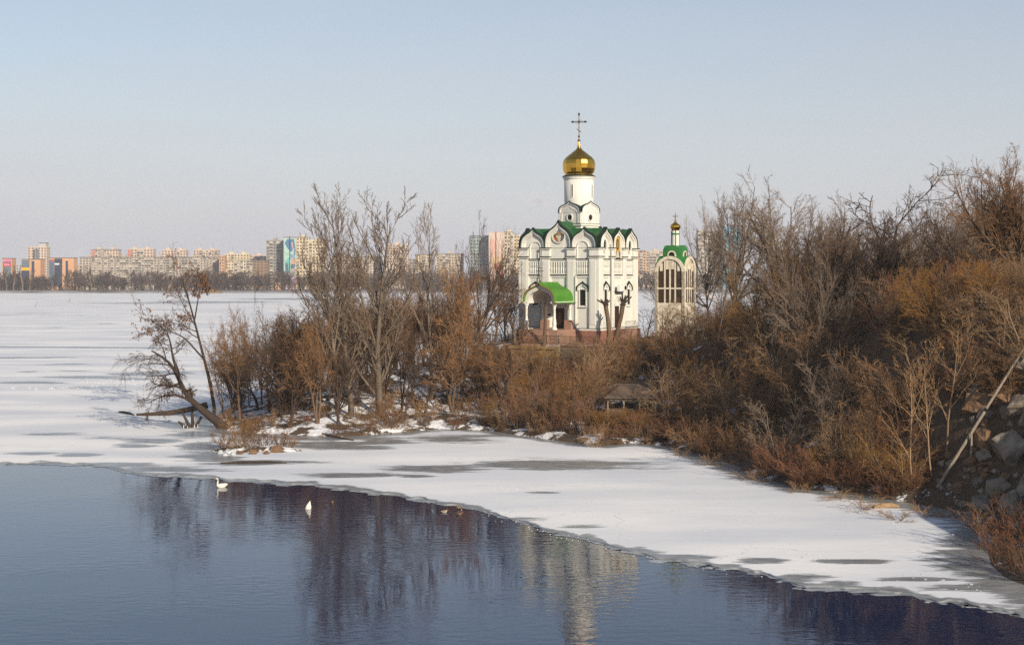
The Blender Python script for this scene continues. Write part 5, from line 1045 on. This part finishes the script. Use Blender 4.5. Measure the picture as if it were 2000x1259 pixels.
# ------------------------------------------------------------------ far bank
M['farland'] = mat('far_bank_soil', (0.10, 0.08, 0.07), (0.40, 0.40, 0.42), 0.02, 0.95)
fx = np.linspace(-1500, 1500, 121); fy = [1534, 1540, 1546, 1570, 1700, 2200, 3000]; fz = [-.6, .5, 1.6, 2.4, 3, 3, 3]
V = []; 
for j, (y, z) in enumerate(zip(fy, fz)):
    for x in fx: V.append((x, y + (4 * math.sin(x / 37) + 3 * math.sin(x / 13 + 1) if j < 4 else 0), z))
nx = len(fx); I = (np.arange(len(fy) - 1)[:, None] * nx + np.arange(nx - 1)[None, :]).ravel()
o = mesh_np('far_bank', V, np.stack([I, I + 1, I + nx + 1, I + nx], -1), M['farland'], smooth=True); tag(o, kind='structure')
R = random.Random(21)
BC = dict(beige=((.52, .44, .34), (.46, .38, .30)), warm=((.64, .54, .37), (.58, .47, .32)), pink=((.60, .47, .38), (.54, .42, .34)), orange=((.58, .33, .18), (.54, .31, .18)), grey=((.30, .28, .26), (.26, .25, .24)), slab=((.47, .40, .33), (.40, .34, .29)), brown=((.28, .18, .11), (.24, .15, .10)), teal=((.28, .34, .35), (.24, .30, .31)), red=((.45, .10, .08), (.4, .09, .08)), pale=((.48, .45, .42), (.42, .40, .38)))
BM = {k: mat('facade_' + k, a, c, .15, .9) for k, (a, c) in BC.items()}
M['farwin'] = mat('far_window_glass', (.05, .055, .065), (.12, .12, .13), .3, .25)
M['farbal'] = mat('balcony_front', (.55, .50, .42), (.33, .29, .25), .12, .8, detail=6)
M['farroof'] = mat('flat_roof_felt', (.11, .10, .10), None, rough=.9)
def building(px0, px1, ytop, D, col, label, floors=None, bal=.5, depth=14, cat='building', name='apartment_block', cols=None, lift=0, win=True, group='buildings on the far bank', zb=2.0):
    x0, x1 = (px0 - 1000) / F * D, (px1 - 1000) / F * D; zt = zat(ytop, D); xc = (x0 + x1) / 2; w = (x1 - x0) / 2; h = zt - zb
    o = empty(name, (xc, D, zb)); tag(o, label, cat, group)
    MB().box(-w, w, 0, depth, -.5, h).build('wall', BM[col], o)
    MB().box(-w - .15, w + .15, -.15, depth + .15, h, h + .7).build('roof_parapet', M['farroof'] if R.random() < .4 else BM[col], o)
    floors = floors or max(2, int(h / 3.0)); cols = cols or max(2, int(2 * w / 3.4)); fh = h / floors; cw = 2 * w / cols
    if win:
        wm = MB(); bm = MB(); nb = 0
        bcol = [R.random() < bal for _ in range(cols)]
        for i in range(floors):
            z0 = i * fh
            for j in range(cols):
                a = -w + j * cw
                if bcol[j] or R.random() < .12 * bal:
                    bm.box(a + .1, a + cw - .1, -1.0, -.02, z0 + .1, z0 + fh * .42); nb += 1
                    if R.random() < .45: bm.box(a + .15, a + cw - .15, -.95, -.05, z0 + fh * .42, z0 + fh * R.uniform(.6, .98))
                    else: wm.box(a + .25, a + cw - .25, -.06, -.01, z0 + fh * .3, z0 + fh * .88)
                else: wm.box(a + cw * .24, a + cw * .76, -.06, -.01, z0 + fh * .34, z0 + fh * .82)
            for s_ in (-1, 1):
                for k in range(3): wm.box(s_ * w - (.01 if s_ < 0 else -.01) - .03, s_ * w + .03 + (.01 if s_ > 0 else -.01), 2 + k * depth / 3.2, 3.6 + k * depth / 3.2, z0 + fh * .34, z0 + fh * .82)
        wm.build('windows', M['farwin'], o)['kind'] = 'stuff'
        if nb: bm.build('balconies', M['farbal'], o)['kind'] = 'stuff'
    for k in range(lift):
        a = -w + (k + .5) * 2 * w / lift; MB().box(a - 2.2, a + 2.2, 4, 9, h + .7, h + 3.2).build('lift_house', BM[col], o)
        MB().bar((a + 1, 6, h + 3), (a + 1, 6, h + 3 + R.uniform(3, 7)), .09, 4).build('aerial', M['iron'], o)
    return o, w, h
AD = {k: mat('print_' + k, c, None, rough=.6) for k, c in dict(red=(.60, .03, .07), magenta=(.50, .04, .20), grey=(.13, .16, .19), yellow=(.70, .42, .02), navy=(.03, .04, .08), white=(.7, .7, .7), teal=(.12, .45, .42), mint=(.36, .55, .48), blue=(.06, .17, .30), sky=(.16, .36, .48), skin=(.60, .33, .25), lilac=(.40, .28, .42), slate=(.07, .13, .18), pinkish=(.60, .45, .38), coral=(.50, .20, .15), peach=(.62, .42, .24)).items()}
def panel(o, nm, x0, x1, z0, z1, mt, d=.4): return MB().box(x0, x1, -d, -.02, z0, z1).build(nm, AD[mt], o)
def text(o, s, x, z, size, d):
    c = bpy.data.curves.new('lettering', 'FONT'); c.body = s; c.size = size; c.extrude = .05; c.align_x = 'CENTER'; c.align_y = 'CENTER'; c.materials.append(AD['white'])
    t = bpy.data.objects.new('lettering', c); link(t, o); dg = bpy.context.evaluated_depsgraph_get(); me = bpy.data.meshes.new_from_object(t.evaluated_get(dg)); bpy.data.objects.remove(t); t = link(bpy.data.objects.new('lettering', me), o); t['kind'] = 'stuff'
    t.location = (x, -d, z); t.rotation_euler = (math.pi / 2, 0, 0)
D1 = 1600
def hz(py, D, zb=2.0): return zat(py, D) - zb
o, w, h = building(4, 23, 505, D1, 'orange', 'orange block with red and pink shop signs at the left frame edge', win=False, name='shop_building')
panel(o, 'glazing', -w + 1, w - .8, 0, h - .5, 'grey', .2); panel(o, 'pink_sign', -w + 1, w - .8, hz(512, D1), h - .4, 'magenta'); panel(o, 'red_sign', -w + 1, w - .8, hz(520, D1), hz(514, D1), 'red')
text(o, 'АВРОРА', .1, hz(509.2, D1), 2.6, .5); text(o, 'EVA', .1, hz(517, D1), 3.0, .5)
building(25, 43, 517, 1750, 'pale', 'small pale block between the two orange shop buildings', bal=.2)
o, w, h = building(42, 79, 507, D1, 'orange', 'orange building with grey and yellow advertising panels', win=False, name='shop_building')
panel(o, 'grey_panel', -w + .3, -w + 8.6, hz(522, D1), h - .5, 'grey'); panel(o, 'yellow_panel', -w + .3, -w + 8.6, hz(528, D1), hz(522.4, D1), 'yellow'); panel(o, 'dark_panel', -w + .3, -w + 8.6, 0, hz(528.4, D1), 'navy'); panel(o, 'glass_gap', .8, 3.6, 0, h - 1.5, 'navy', .2)
building(53, 67.5, 483, 1760, 'pink', 'tall beige tower behind the orange building, left wing', floors=16, bal=0, group=None)
o, w, h = building(68, 91, 483, 1752, 'pink', 'tall beige tower behind the orange building, right wing with dark stairwell', floors=16, bal=0, group=None)
panel(o, 'stairwell_glazing', -w + .5, -w + 5.0, hz(510, 1752), hz(486, 1752), 'grey', .15); MB().box(-w + 4, w - 1.5, 2, 12, h + .7, h + 5).build('roof_storey', BM['pale'], o); MB().box(-w + 3.6, w - 1.1, 1.6, 12.4, h + 5, h + 5.6).build('roof_slab', M['farroof'], o)
o, w, h = building(96, 144, 504, D1, 'orange', 'orange building with dark advertising panels beside the long slab', win=False, name='shop_building')
panel(o, 'dark_panel', -w + .2, -w + 5.2, 4, h - 1.6, 'slate'); panel(o, 'navy_panel', -w + 5.8, -w + 14, 4, h - .5, 'navy', .45); panel(o, 'white_mark', -w + 6.2, -w + 11, hz(517, D1), hz(514, D1), 'white', .5); panel(o, 'red_mark', -w + 2, -w + 4.8, hz(511, D1), hz(508, D1), 'red', .46); panel(o, 'glass_gap', 4.6, 7.0, 4, h - 3, 'navy', .2)
for k in range(3): MB().box(w - 5.6, w - 5.2, -.05, -.01, h - 4 - 5 * k, h - 3.4 - 5 * k).build('vent', M['farroof'], o)
building(146, 162, 519, 1640, 'slab', 'low beige step at the left end of the long slab', bal=.5)
building(155, 427, 503, 1660, 'slab', 'very long nine storey slab with continuous balcony rows', floors=13, bal=.62, lift=8, name='slab_block')
for px0, px1, yt, lb, rd in [(179, 231, 488, 'beige upper block with a red end behind the slab, first from left', 1), (249, 299, 487, 'beige upper block with a red end behind the slab, second from left', 1), (315, 363, 489, 'beige upper block behind the slab, third from left', 0), (377, 425, 489, 'beige upper block behind the slab, fourth from left', 0)]:
    o, w, h = building(px0, px1, yt, 1720, 'pink', lb, bal=.25, lift=2)
    if rd: panel(o, 'red_end', -w + .2, -w + 4.5, hz(501, 1720), h - .3, 'coral', .2)
building(428, 438, 500, 1640, 'orange', 'narrow orange gable end closing the long slab', bal=0, cols=2)
building(439, 487, 497, 1730, 'warm', 'cream apartment block behind the yellow one', bal=.3, lift=2); building(439, 493, 509, 1650, 'warm', 'yellow apartment block with balconies right of the orange gable', bal=.6)
building(488, 521, 499, 1740, 'pink', 'pinkish block left of the mural tower', bal=.3, lift=1); building(494, 522, 509, 1650, 'brown', 'brown low block left of the mural tower', bal=.1)
building(520, 553, 470, 1690, 'grey', 'wing left of the mural, its shade painted in grey', floors=16, bal=.45, lift=1, group=None)  # shade on this wing is put into its grey facade colour
o, w, h = building(554, 578, 464, 1670, 'pale', 'tower end wall painted with a blue and teal mural', floors=16, win=False, group=None, name='mural_tower')
def mpoly(nm, pts, mt, d): fixn(MB().prism([(-w + 2 * w * a, h * b_) for a, b_ in pts], -d, -.01, lambda a, b_, z: (a, b_, z)).build(nm, AD[mt], o))
mpoly('mural_ground', [(.03, .02), (.97, .02), (.97, .985), (.03, .985)], 'mint', .06)
mpoly('mural_lilac_foot', [(.03, .02), (.97, .02), (.97, .25), (.6, .32), (.03, .22)], 'lilac', .08)
mpoly('mural_blue_swirl', [(.08, .9), (.3, .975), (.85, .975), (.95, .8), (.93, .66), (.8, .62), (.85, .8), (.6, .72), (.3, .8)], 'blue', .09)
mpoly('mural_sky_patch', [(.55, .7), (.9, .66), (.93, .55), (.75, .62), (.55, .58)], 'sky', .10)
mpoly('mural_skin_arm', [(.62, .9), (.72, .92), (.82, .75), (.7, .66), (.76, .76)], 'skin', .11)
mpoly('mural_skin_body', [(.6, .6), (.9, .6), (.92, .5), (.6, .48)], 'skin', .10)
mpoly('mural_teal_wing', [(.1, .5), (.3, .6), (.5, .62), (.5, .36), (.2, .28), (.1, .34)], 'teal', .11)
mpoly('mural_slate_fold', [(.12, .52), (.34, .5), (.45, .33), (.2, .3)], 'slate', .12)
mpoly('mural_blue_band', [(.58, .48), (.92, .5), (.9, .4), (.6, .42)], 'blue', .11)
mpoly('mural_peach_fold', [(.6, .40), (.9, .42), (.75, .3), (.62, .26)], 'peach', .12)
mpoly('mural_lilac_fold', [(.7, .38), (.93, .40), (.86, .33), (.72, .32)], 'lilac', .13)
MB().box(-w + .98 * w, -w + 1.06 * w, -.8, -.2, h * .1, h + 2).build('flue_pipe', M['iron'], o)
building(579, 603, 464, 1672, 'warm', 'sunlit cream wing right of the mural', floors=16, bal=.3, lift=1, group=None); building(603, 636, 470, 1676, 'warm', 'sunlit stepped wing ending the mural tower group', floors=16, bal=.5, lift=1, group=None)
building(650, 745, 502, 1720, 'beige', 'low beige block seen between the poplar stems', bal=.5, lift=2); building(755, 797, 478, 1690, 'pink', 'tall pinkish block right of the twin poplars', bal=.4, lift=1); building(798, 812, 506, 1700, 'grey', 'small grey block between two taller ones', bal=.3)
building(811, 842, 498, 1700, 'warm', 'cream block behind the lone slender poplar', bal=.4); building(852, 905, 496, 1720, 'beige', 'beige block right of the lone slender poplar', bal=.4, lift=1)
building(918, 954, 461, 1700, 'teal', 'bluish tower wing left of the church behind the grey tree', floors=16, bal=.4)
o, w, h = building(955, 984, 454, 1680, 'pink', 'tower end wall with a pink and coral mural near the church', floors=16, win=False, group=None, name='mural_tower')
mpoly('mural_ground', [(.02, .02), (.98, .02), (.98, .99), (.02, .99)], 'pinkish', .06)
mpoly('mural_face', [(.05, .85), (.3, .9), (.45, .8), (.4, .6), (.15, .55)], 'skin', .08); mpoly('mural_peach', [(.1, .55), (.95, .6), (.95, .42), (.3, .35)], 'peach', .07); mpoly('mural_coral', [(.3, .42), (.6, .48), (.95, .4), (.98, .2), (.6, .25)], 'coral', .09); mpoly('mural_slate', [(.4, .22), (.8, .26), (.8, .12), (.4, .1)], 'slate', .09); mpoly('mural_shape', [(.62, .78), (.75, .8), (.78, .58), (.66, .6)], 'peach', .09)
MB().box(-w + .92 * w, -w + .99 * w, -.8, -.2, h * .1, h + 1).build('flue_pipe', M['iron'], o)
building(985, 1003, 454, 1682, 'warm', 'cream tower wing directly left of the church roof', floors=16, bal=.5, lift=1); building(1003, 1040, 460, 1684, 'warm', 'cream stepped wing partly hidden by the church', floors=16, bal=.5)
building(1236, 1262, 490, 1700, 'orange', 'orange block just right of the church', bal=.2); building(1262, 1300, 491, 1720, 'beige', 'beige block between the church and the bell tower', bal=.5, lift=1)
building(1300, 1362, 505, 1740, 'pale', 'pale low block behind the bell tower', bal=.4)
building(1363, 1412, 450, 1700, 'pale', 'pale tower behind the tree right of the bell tower', floors=16, bal=.4)
o, w, h = building(1413, 1447, 443, 1690, 'teal', 'tower with bright blue painted wall glimpsed through branches', floors=16, win=False, name='mural_tower')
mpoly('mural_ground', [(.02, .02), (.98, .02), (.98, .99), (.02, .99)], 'sky', .06); mpoly('mural_coral', [(.1, .5), (.7, .6), (.8, .4), (.2, .35)], 'coral', .08); mpoly('mural_teal', [(.1, .35), (.6, .38), (.5, .1), (.1, .1)], 'teal', .08)
building(1600, 1680, 468, 1720, 'warm', 'cream block glimpsed through the trees of the right hill', bal=.5, lift=2)
for k in range(14): building(*(lambda a: (a, a + R.uniform(10, 26)))(-10 + k * 76 + R.uniform(-15, 15)), R.uniform(548, 556), 1628, R.choice(['beige', 'pale', 'warm', 'orange']), 'low house half hidden among the far bank trees', bal=.1, depth=8, name='low_house', group='low houses on the far bank', cat='house')
for k in range(285):
    px = -60 + 1110 * (k + R.random()) / 235 if k < 235 else 1235 + 480 * (k - 235 + R.random()) / 50
    D = R.uniform(1552, 1618); x = (px - 1000) / F * D; kd = R.choice(['fartree', 'fartree', 'farpop']); H = R.uniform(13, 23) if kd == 'fartree' else R.uniform(17, 28)
    zone = min([(10, 'below the pink and red signs'), (55, 'below the yellow panel'), (100, 'below the tall beige tower'), (150, 'left of the long slab'), (200, 'before the slab left end'), (270, 'before the slab middle'), (340, 'behind the seed pod tree'), (400, 'before the slab right end'), (440, 'below the orange gable'), (500, 'before the brown block'), (560, 'below the mural tower'), (620, 'right of the mural'), (700, 'behind the tall poplars'), (780, 'below the pinkish block'), (840, 'behind the lone poplar'), (920, 'behind the dense tree'), (1000, 'beside the church roof'), (1260, 'right of the church'), (1340, 'behind the bell tower'), (1450, 'behind the feathery tree'), (1600, 'behind the right hill')], key=lambda q_: abs(q_[0] - px))[1]
    row = 'at the water edge' if D < 1574 else 'in the middle row' if D < 1596 else 'in the back row'
    put(kd, x, D, 2.0, H, H * (R.uniform(.6, .95) if kd == 'fartree' else R.uniform(.3, .42)), label=('hazy bushy far-bank tree ' if kd == 'fartree' else 'hazy slim far-bank poplar ') + zone + ' ' + row, group='trees on the far bank', name='far_tree')
rd = MB()
for k in range(700):
    px = R.uniform(392, 432); D = R.uniform(1518, 1534); x = (px - 1000) / F * D; hh = R.uniform(1.2, 3.0) * (1 - abs(px - 412) / 26); rd.bar((x, D, 0), (x + R.uniform(-.3, .3), D, max(.6, hh + 1)), .14, 3, .05)
tag(rd.build('reeds', mat('dry_reeds', (.42, .27, .11), (.36, .22, .09), .3, .9)), 'patch of tan reeds at the foot of the far bank', 'reeds', kind='stuff')

# ------------------------------------------------------------------ birds
feather = mat('white_feathers', (.82, .79, .70), (.74, .70, .60), 6, .8); bill = mat('orange_bill', (.55, .16, .03), None, rough=.5); blk = mat('black_feathers', (.015, .013, .012), None, rough=.6); duckb = mat('brown_duck_feathers', (.13, .085, .05), (.22, .15, .09), 9, .8); duckw = mat('grey_duck_flank', (.5, .45, .38), (.38, .33, .27), 9, .8); dgreen = mat('dark_green_head', (.012, .04, .025), None, rough=.3)
def body(path, parent, name, m_, k=16, ysq=1.0):
    p = np.array(path, float); s_ = np.concatenate([[0], np.cumsum(np.linalg.norm(np.diff(p[:, :3], axis=0), axis=1))]); K = 40; q_ = np.linspace(0, s_[-1], K); o = np.stack([np.interp(q_, s_, p[:, i]) for i in range(4)], -1)
    for _ in range(3): o[1:-1] = (o[:-2] + 2 * o[1:-1] + o[2:]) / 4
    v_, f_ = tubes([(o[None, :, :3], o[None, :, 3], k)]); v_[:, 1] *= ysq; return mesh_np(name, v_, f_, m_, parent, smooth=True)
x, y = gp(433, 951); sw = empty('swan', (x, y, 0), math.radians(25)); sw.scale = (.72,) * 3; tag(sw, 'white swan swimming with raised neck near the ice edge', 'swan')
body([(.72, 0, .36, .01), (.5, 0, .24, .12), (.2, 0, .16, .27), (-.15, 0, .15, .29), (-.42, 0, .22, .2), (-.5, 0, .42, .085), (-.42, 0, .68, .06), (-.42, 0, .9, .055), (-.52, 0, 1.03, .07), (-.62, 0, 1.02, .06), (-.68, 0, .99, .045)], sw, 'body', feather)
for s_ in (-1, 1): body([(.66, .1 * s_, .36, .01), (.4, .2 * s_, .32, .10), (.05, .24 * s_, .28, .13), (-.25, .2 * s_, .26, .05)], sw, 'wing', feather, 10)
body([(-.68, 0, .99, .035), (-.75, 0, .965, .03), (-.82, 0, .94, .012)], sw, 'bill', bill, 8); body([(-.655, 0, 1.0, .052), (-.685, 0, .992, .046)], sw, 'face_mask', blk, 8)
x, y = gp(602, 993); sw = empty('swan', (x, y, 0), math.radians(10)); sw.scale = (.78,) * 3; tag(sw, 'white swan upended with its tail pointing up while feeding', 'swan')
body([(-.12, 0, -.5, .12), (-.06, 0, -.2, .26), (0, 0, .05, .29), (.05, 0, .28, .24), (.10, 0, .48, .14), (.15, 0, .66, .05), (.18, 0, .74, .012)], sw, 'body', feather)
for s_ in (-1, 1): body([(.0, .2 * s_, -.1, .06), (.0, .22 * s_, .1, .11), (.08, .16 * s_, .36, .08), (.16, .05 * s_, .58, .015)], sw, 'wing', feather, 10)
body([(.02, -.1, .02, .05), (.1, -.16, -.04, .05), (.17, -.18, -.1, .06)], sw, 'foot', blk, 8)
for px, py, an, mt, lb in [(868, 1000, 200, duckw, 'pale sided duck swimming left of the pair by the ice edge'), (897, 994, 20, duckb, 'brown duck standing close on the ice edge'), (897, 1005, 160, duckb, 'dark brown duck swimming just below the ice edge'), (649, 982, 90, duckb, 'small dark duck alone right of the upended swan')]:
    x, y = gp(px, py); dk = empty('duck', (x, y, .06 if 'standing' in lb else 0), math.radians(an)); dk.scale = (.85,) * 3; tag(dk, lb, 'duck')
    body([(.30, 0, .14, .012), (.2, 0, .10, .06), (.05, 0, .07, .12), (-.12, 0, .08, .11), (-.2, 0, .15, .05), (-.21, 0, .2, .045), (-.24, 0, .25, .055), (-.29, 0, .25, .04)], dk, 'body', mt, 12)
    body([(-.19, 0, .18, .047), (-.22, 0, .23, .06), (-.25, 0, .26, .06), (-.29, 0, .255, .042)], dk, 'head', dgreen if mt is duckw else duckb, 10); body([(-.29, 0, .245, .025), (-.33, 0, .235, .022), (-.36, 0, .23, .012)], dk, 'bill', bill, 8)
    for s_ in (-1, 1): body([(.22, .05 * s_, .14, .01), (.08, .09 * s_, .13, .05), (-.08, .09 * s_, .12, .03)], dk, 'wing', duckb, 8)
# mooring sticks frozen into the open river
for px, py, lb in [(134, 590, 'thin dark stick leaning out of the far river ice'), (68, 600, 'second thin stick in the river ice, nearer the left frame edge')]:
    x, y = gp(px, py); o = MB().bar((0, 0, -.2), (1.6, 0, 3.2), .12, 5, .06).build('ice_stick', M['bark_dark']); o.location = (x, y, 0); tag(o, lb, 'stick')

# ------------------------------------------------------------------ smoke and haze
def smoke(px, py, D, rx, rz, label, dens, seed):
    import bmesh
    b = bmesh.new(); rg = random.Random(seed)
    bmesh.ops.create_icosphere(b, subdivisions=3, radius=1.0); me = bpy.data.meshes.new('smoke'); b.to_mesh(me); b.free()
    m = bpy.data.materials.new('smoke'); m.use_nodes = True; n = m.node_tree.nodes; l = m.node_tree.links; n.remove(n['Principled BSDF']); pv = n.new('ShaderNodeVolumePrincipled'); l.new(pv.outputs[0], n['Material Output'].inputs['Volume'])
    pv.inputs['Color'].default_value = (.95, .93, .92, 1); pv.inputs['Anisotropy'].default_value = 0
    tc = n.new('ShaderNodeTexCoord'); ln = n.new('ShaderNodeVectorMath'); ln.operation = 'LENGTH'; l.new(tc.outputs['Object'], ln.inputs[0])
    mp = n.new('ShaderNodeMapping'); mp.inputs['Location'].default_value = (seed * 3.1, 0, 0); mp.inputs['Scale'].default_value = (rx / rz, 1, 1); l.new(tc.outputs['Object'], mp.inputs[0])
    nt = n.new('ShaderNodeTexNoise'); nt.inputs['Scale'].default_value = 1.7; nt.inputs['Detail'].default_value = 5; l.new(mp.outputs[0], nt.inputs[0])
    a = n.new('ShaderNodeMath'); a.operation = 'MULTIPLY_ADD'; l.new(nt.outputs['Fac'], a.inputs[0]); a.inputs[1].default_value = 2.2; a.inputs[2].default_value = -.55
    s_ = n.new('ShaderNodeMath'); s_.operation = 'SUBTRACT'; l.new(a.outputs[0], s_.inputs[0]); l.new(ln.outputs['Value'], s_.inputs[1])
    c = n.new('ShaderNodeMath'); c.operation = 'MAXIMUM'; l.new(s_.outputs[0], c.inputs[0]); c.inputs[1].default_value = 0
    k = n.new('ShaderNodeMath'); k.operation = 'MULTIPLY'; l.new(c.outputs[0], k.inputs[0]); k.inputs[1].default_value = dens; l.new(k.outputs[0], pv.inputs['Density'])
    me.materials.append(m); o = link(bpy.data.objects.new('smoke', me)); o.location = pt(px, py, D); o.scale = (rx * D / F, rx * D / F, rz * D / F); tag(o, label, 'smoke', kind='stuff')
smoke(1052, 386, 3300, 55, 30, 'small white smoke cloud drifting left of the church drum', .03, 1)
smoke(150, 492, 3300, 34, 22, 'pale chimney smoke above the far bank left of the long slab', .03, 2)
m = bpy.data.materials.new('haze'); m.use_nodes = True; n = m.node_tree.nodes; l = m.node_tree.links; n.remove(n['Principled BSDF']); pv = n.new('ShaderNodeVolumePrincipled'); l.new(pv.outputs[0], n['Material Output'].inputs['Volume'])
pv.inputs['Color'].default_value = (.93, .94, .97, 1); pv.inputs['Density'].default_value = 0.00013; pv.inputs['Anisotropy'].default_value = 0.0
o = MB().box(-1600, 1600, -120, 3100, -3, 82).build('haze', m); tag(o, 'thin pale winter haze lying over the river', 'haze', kind='stuff')
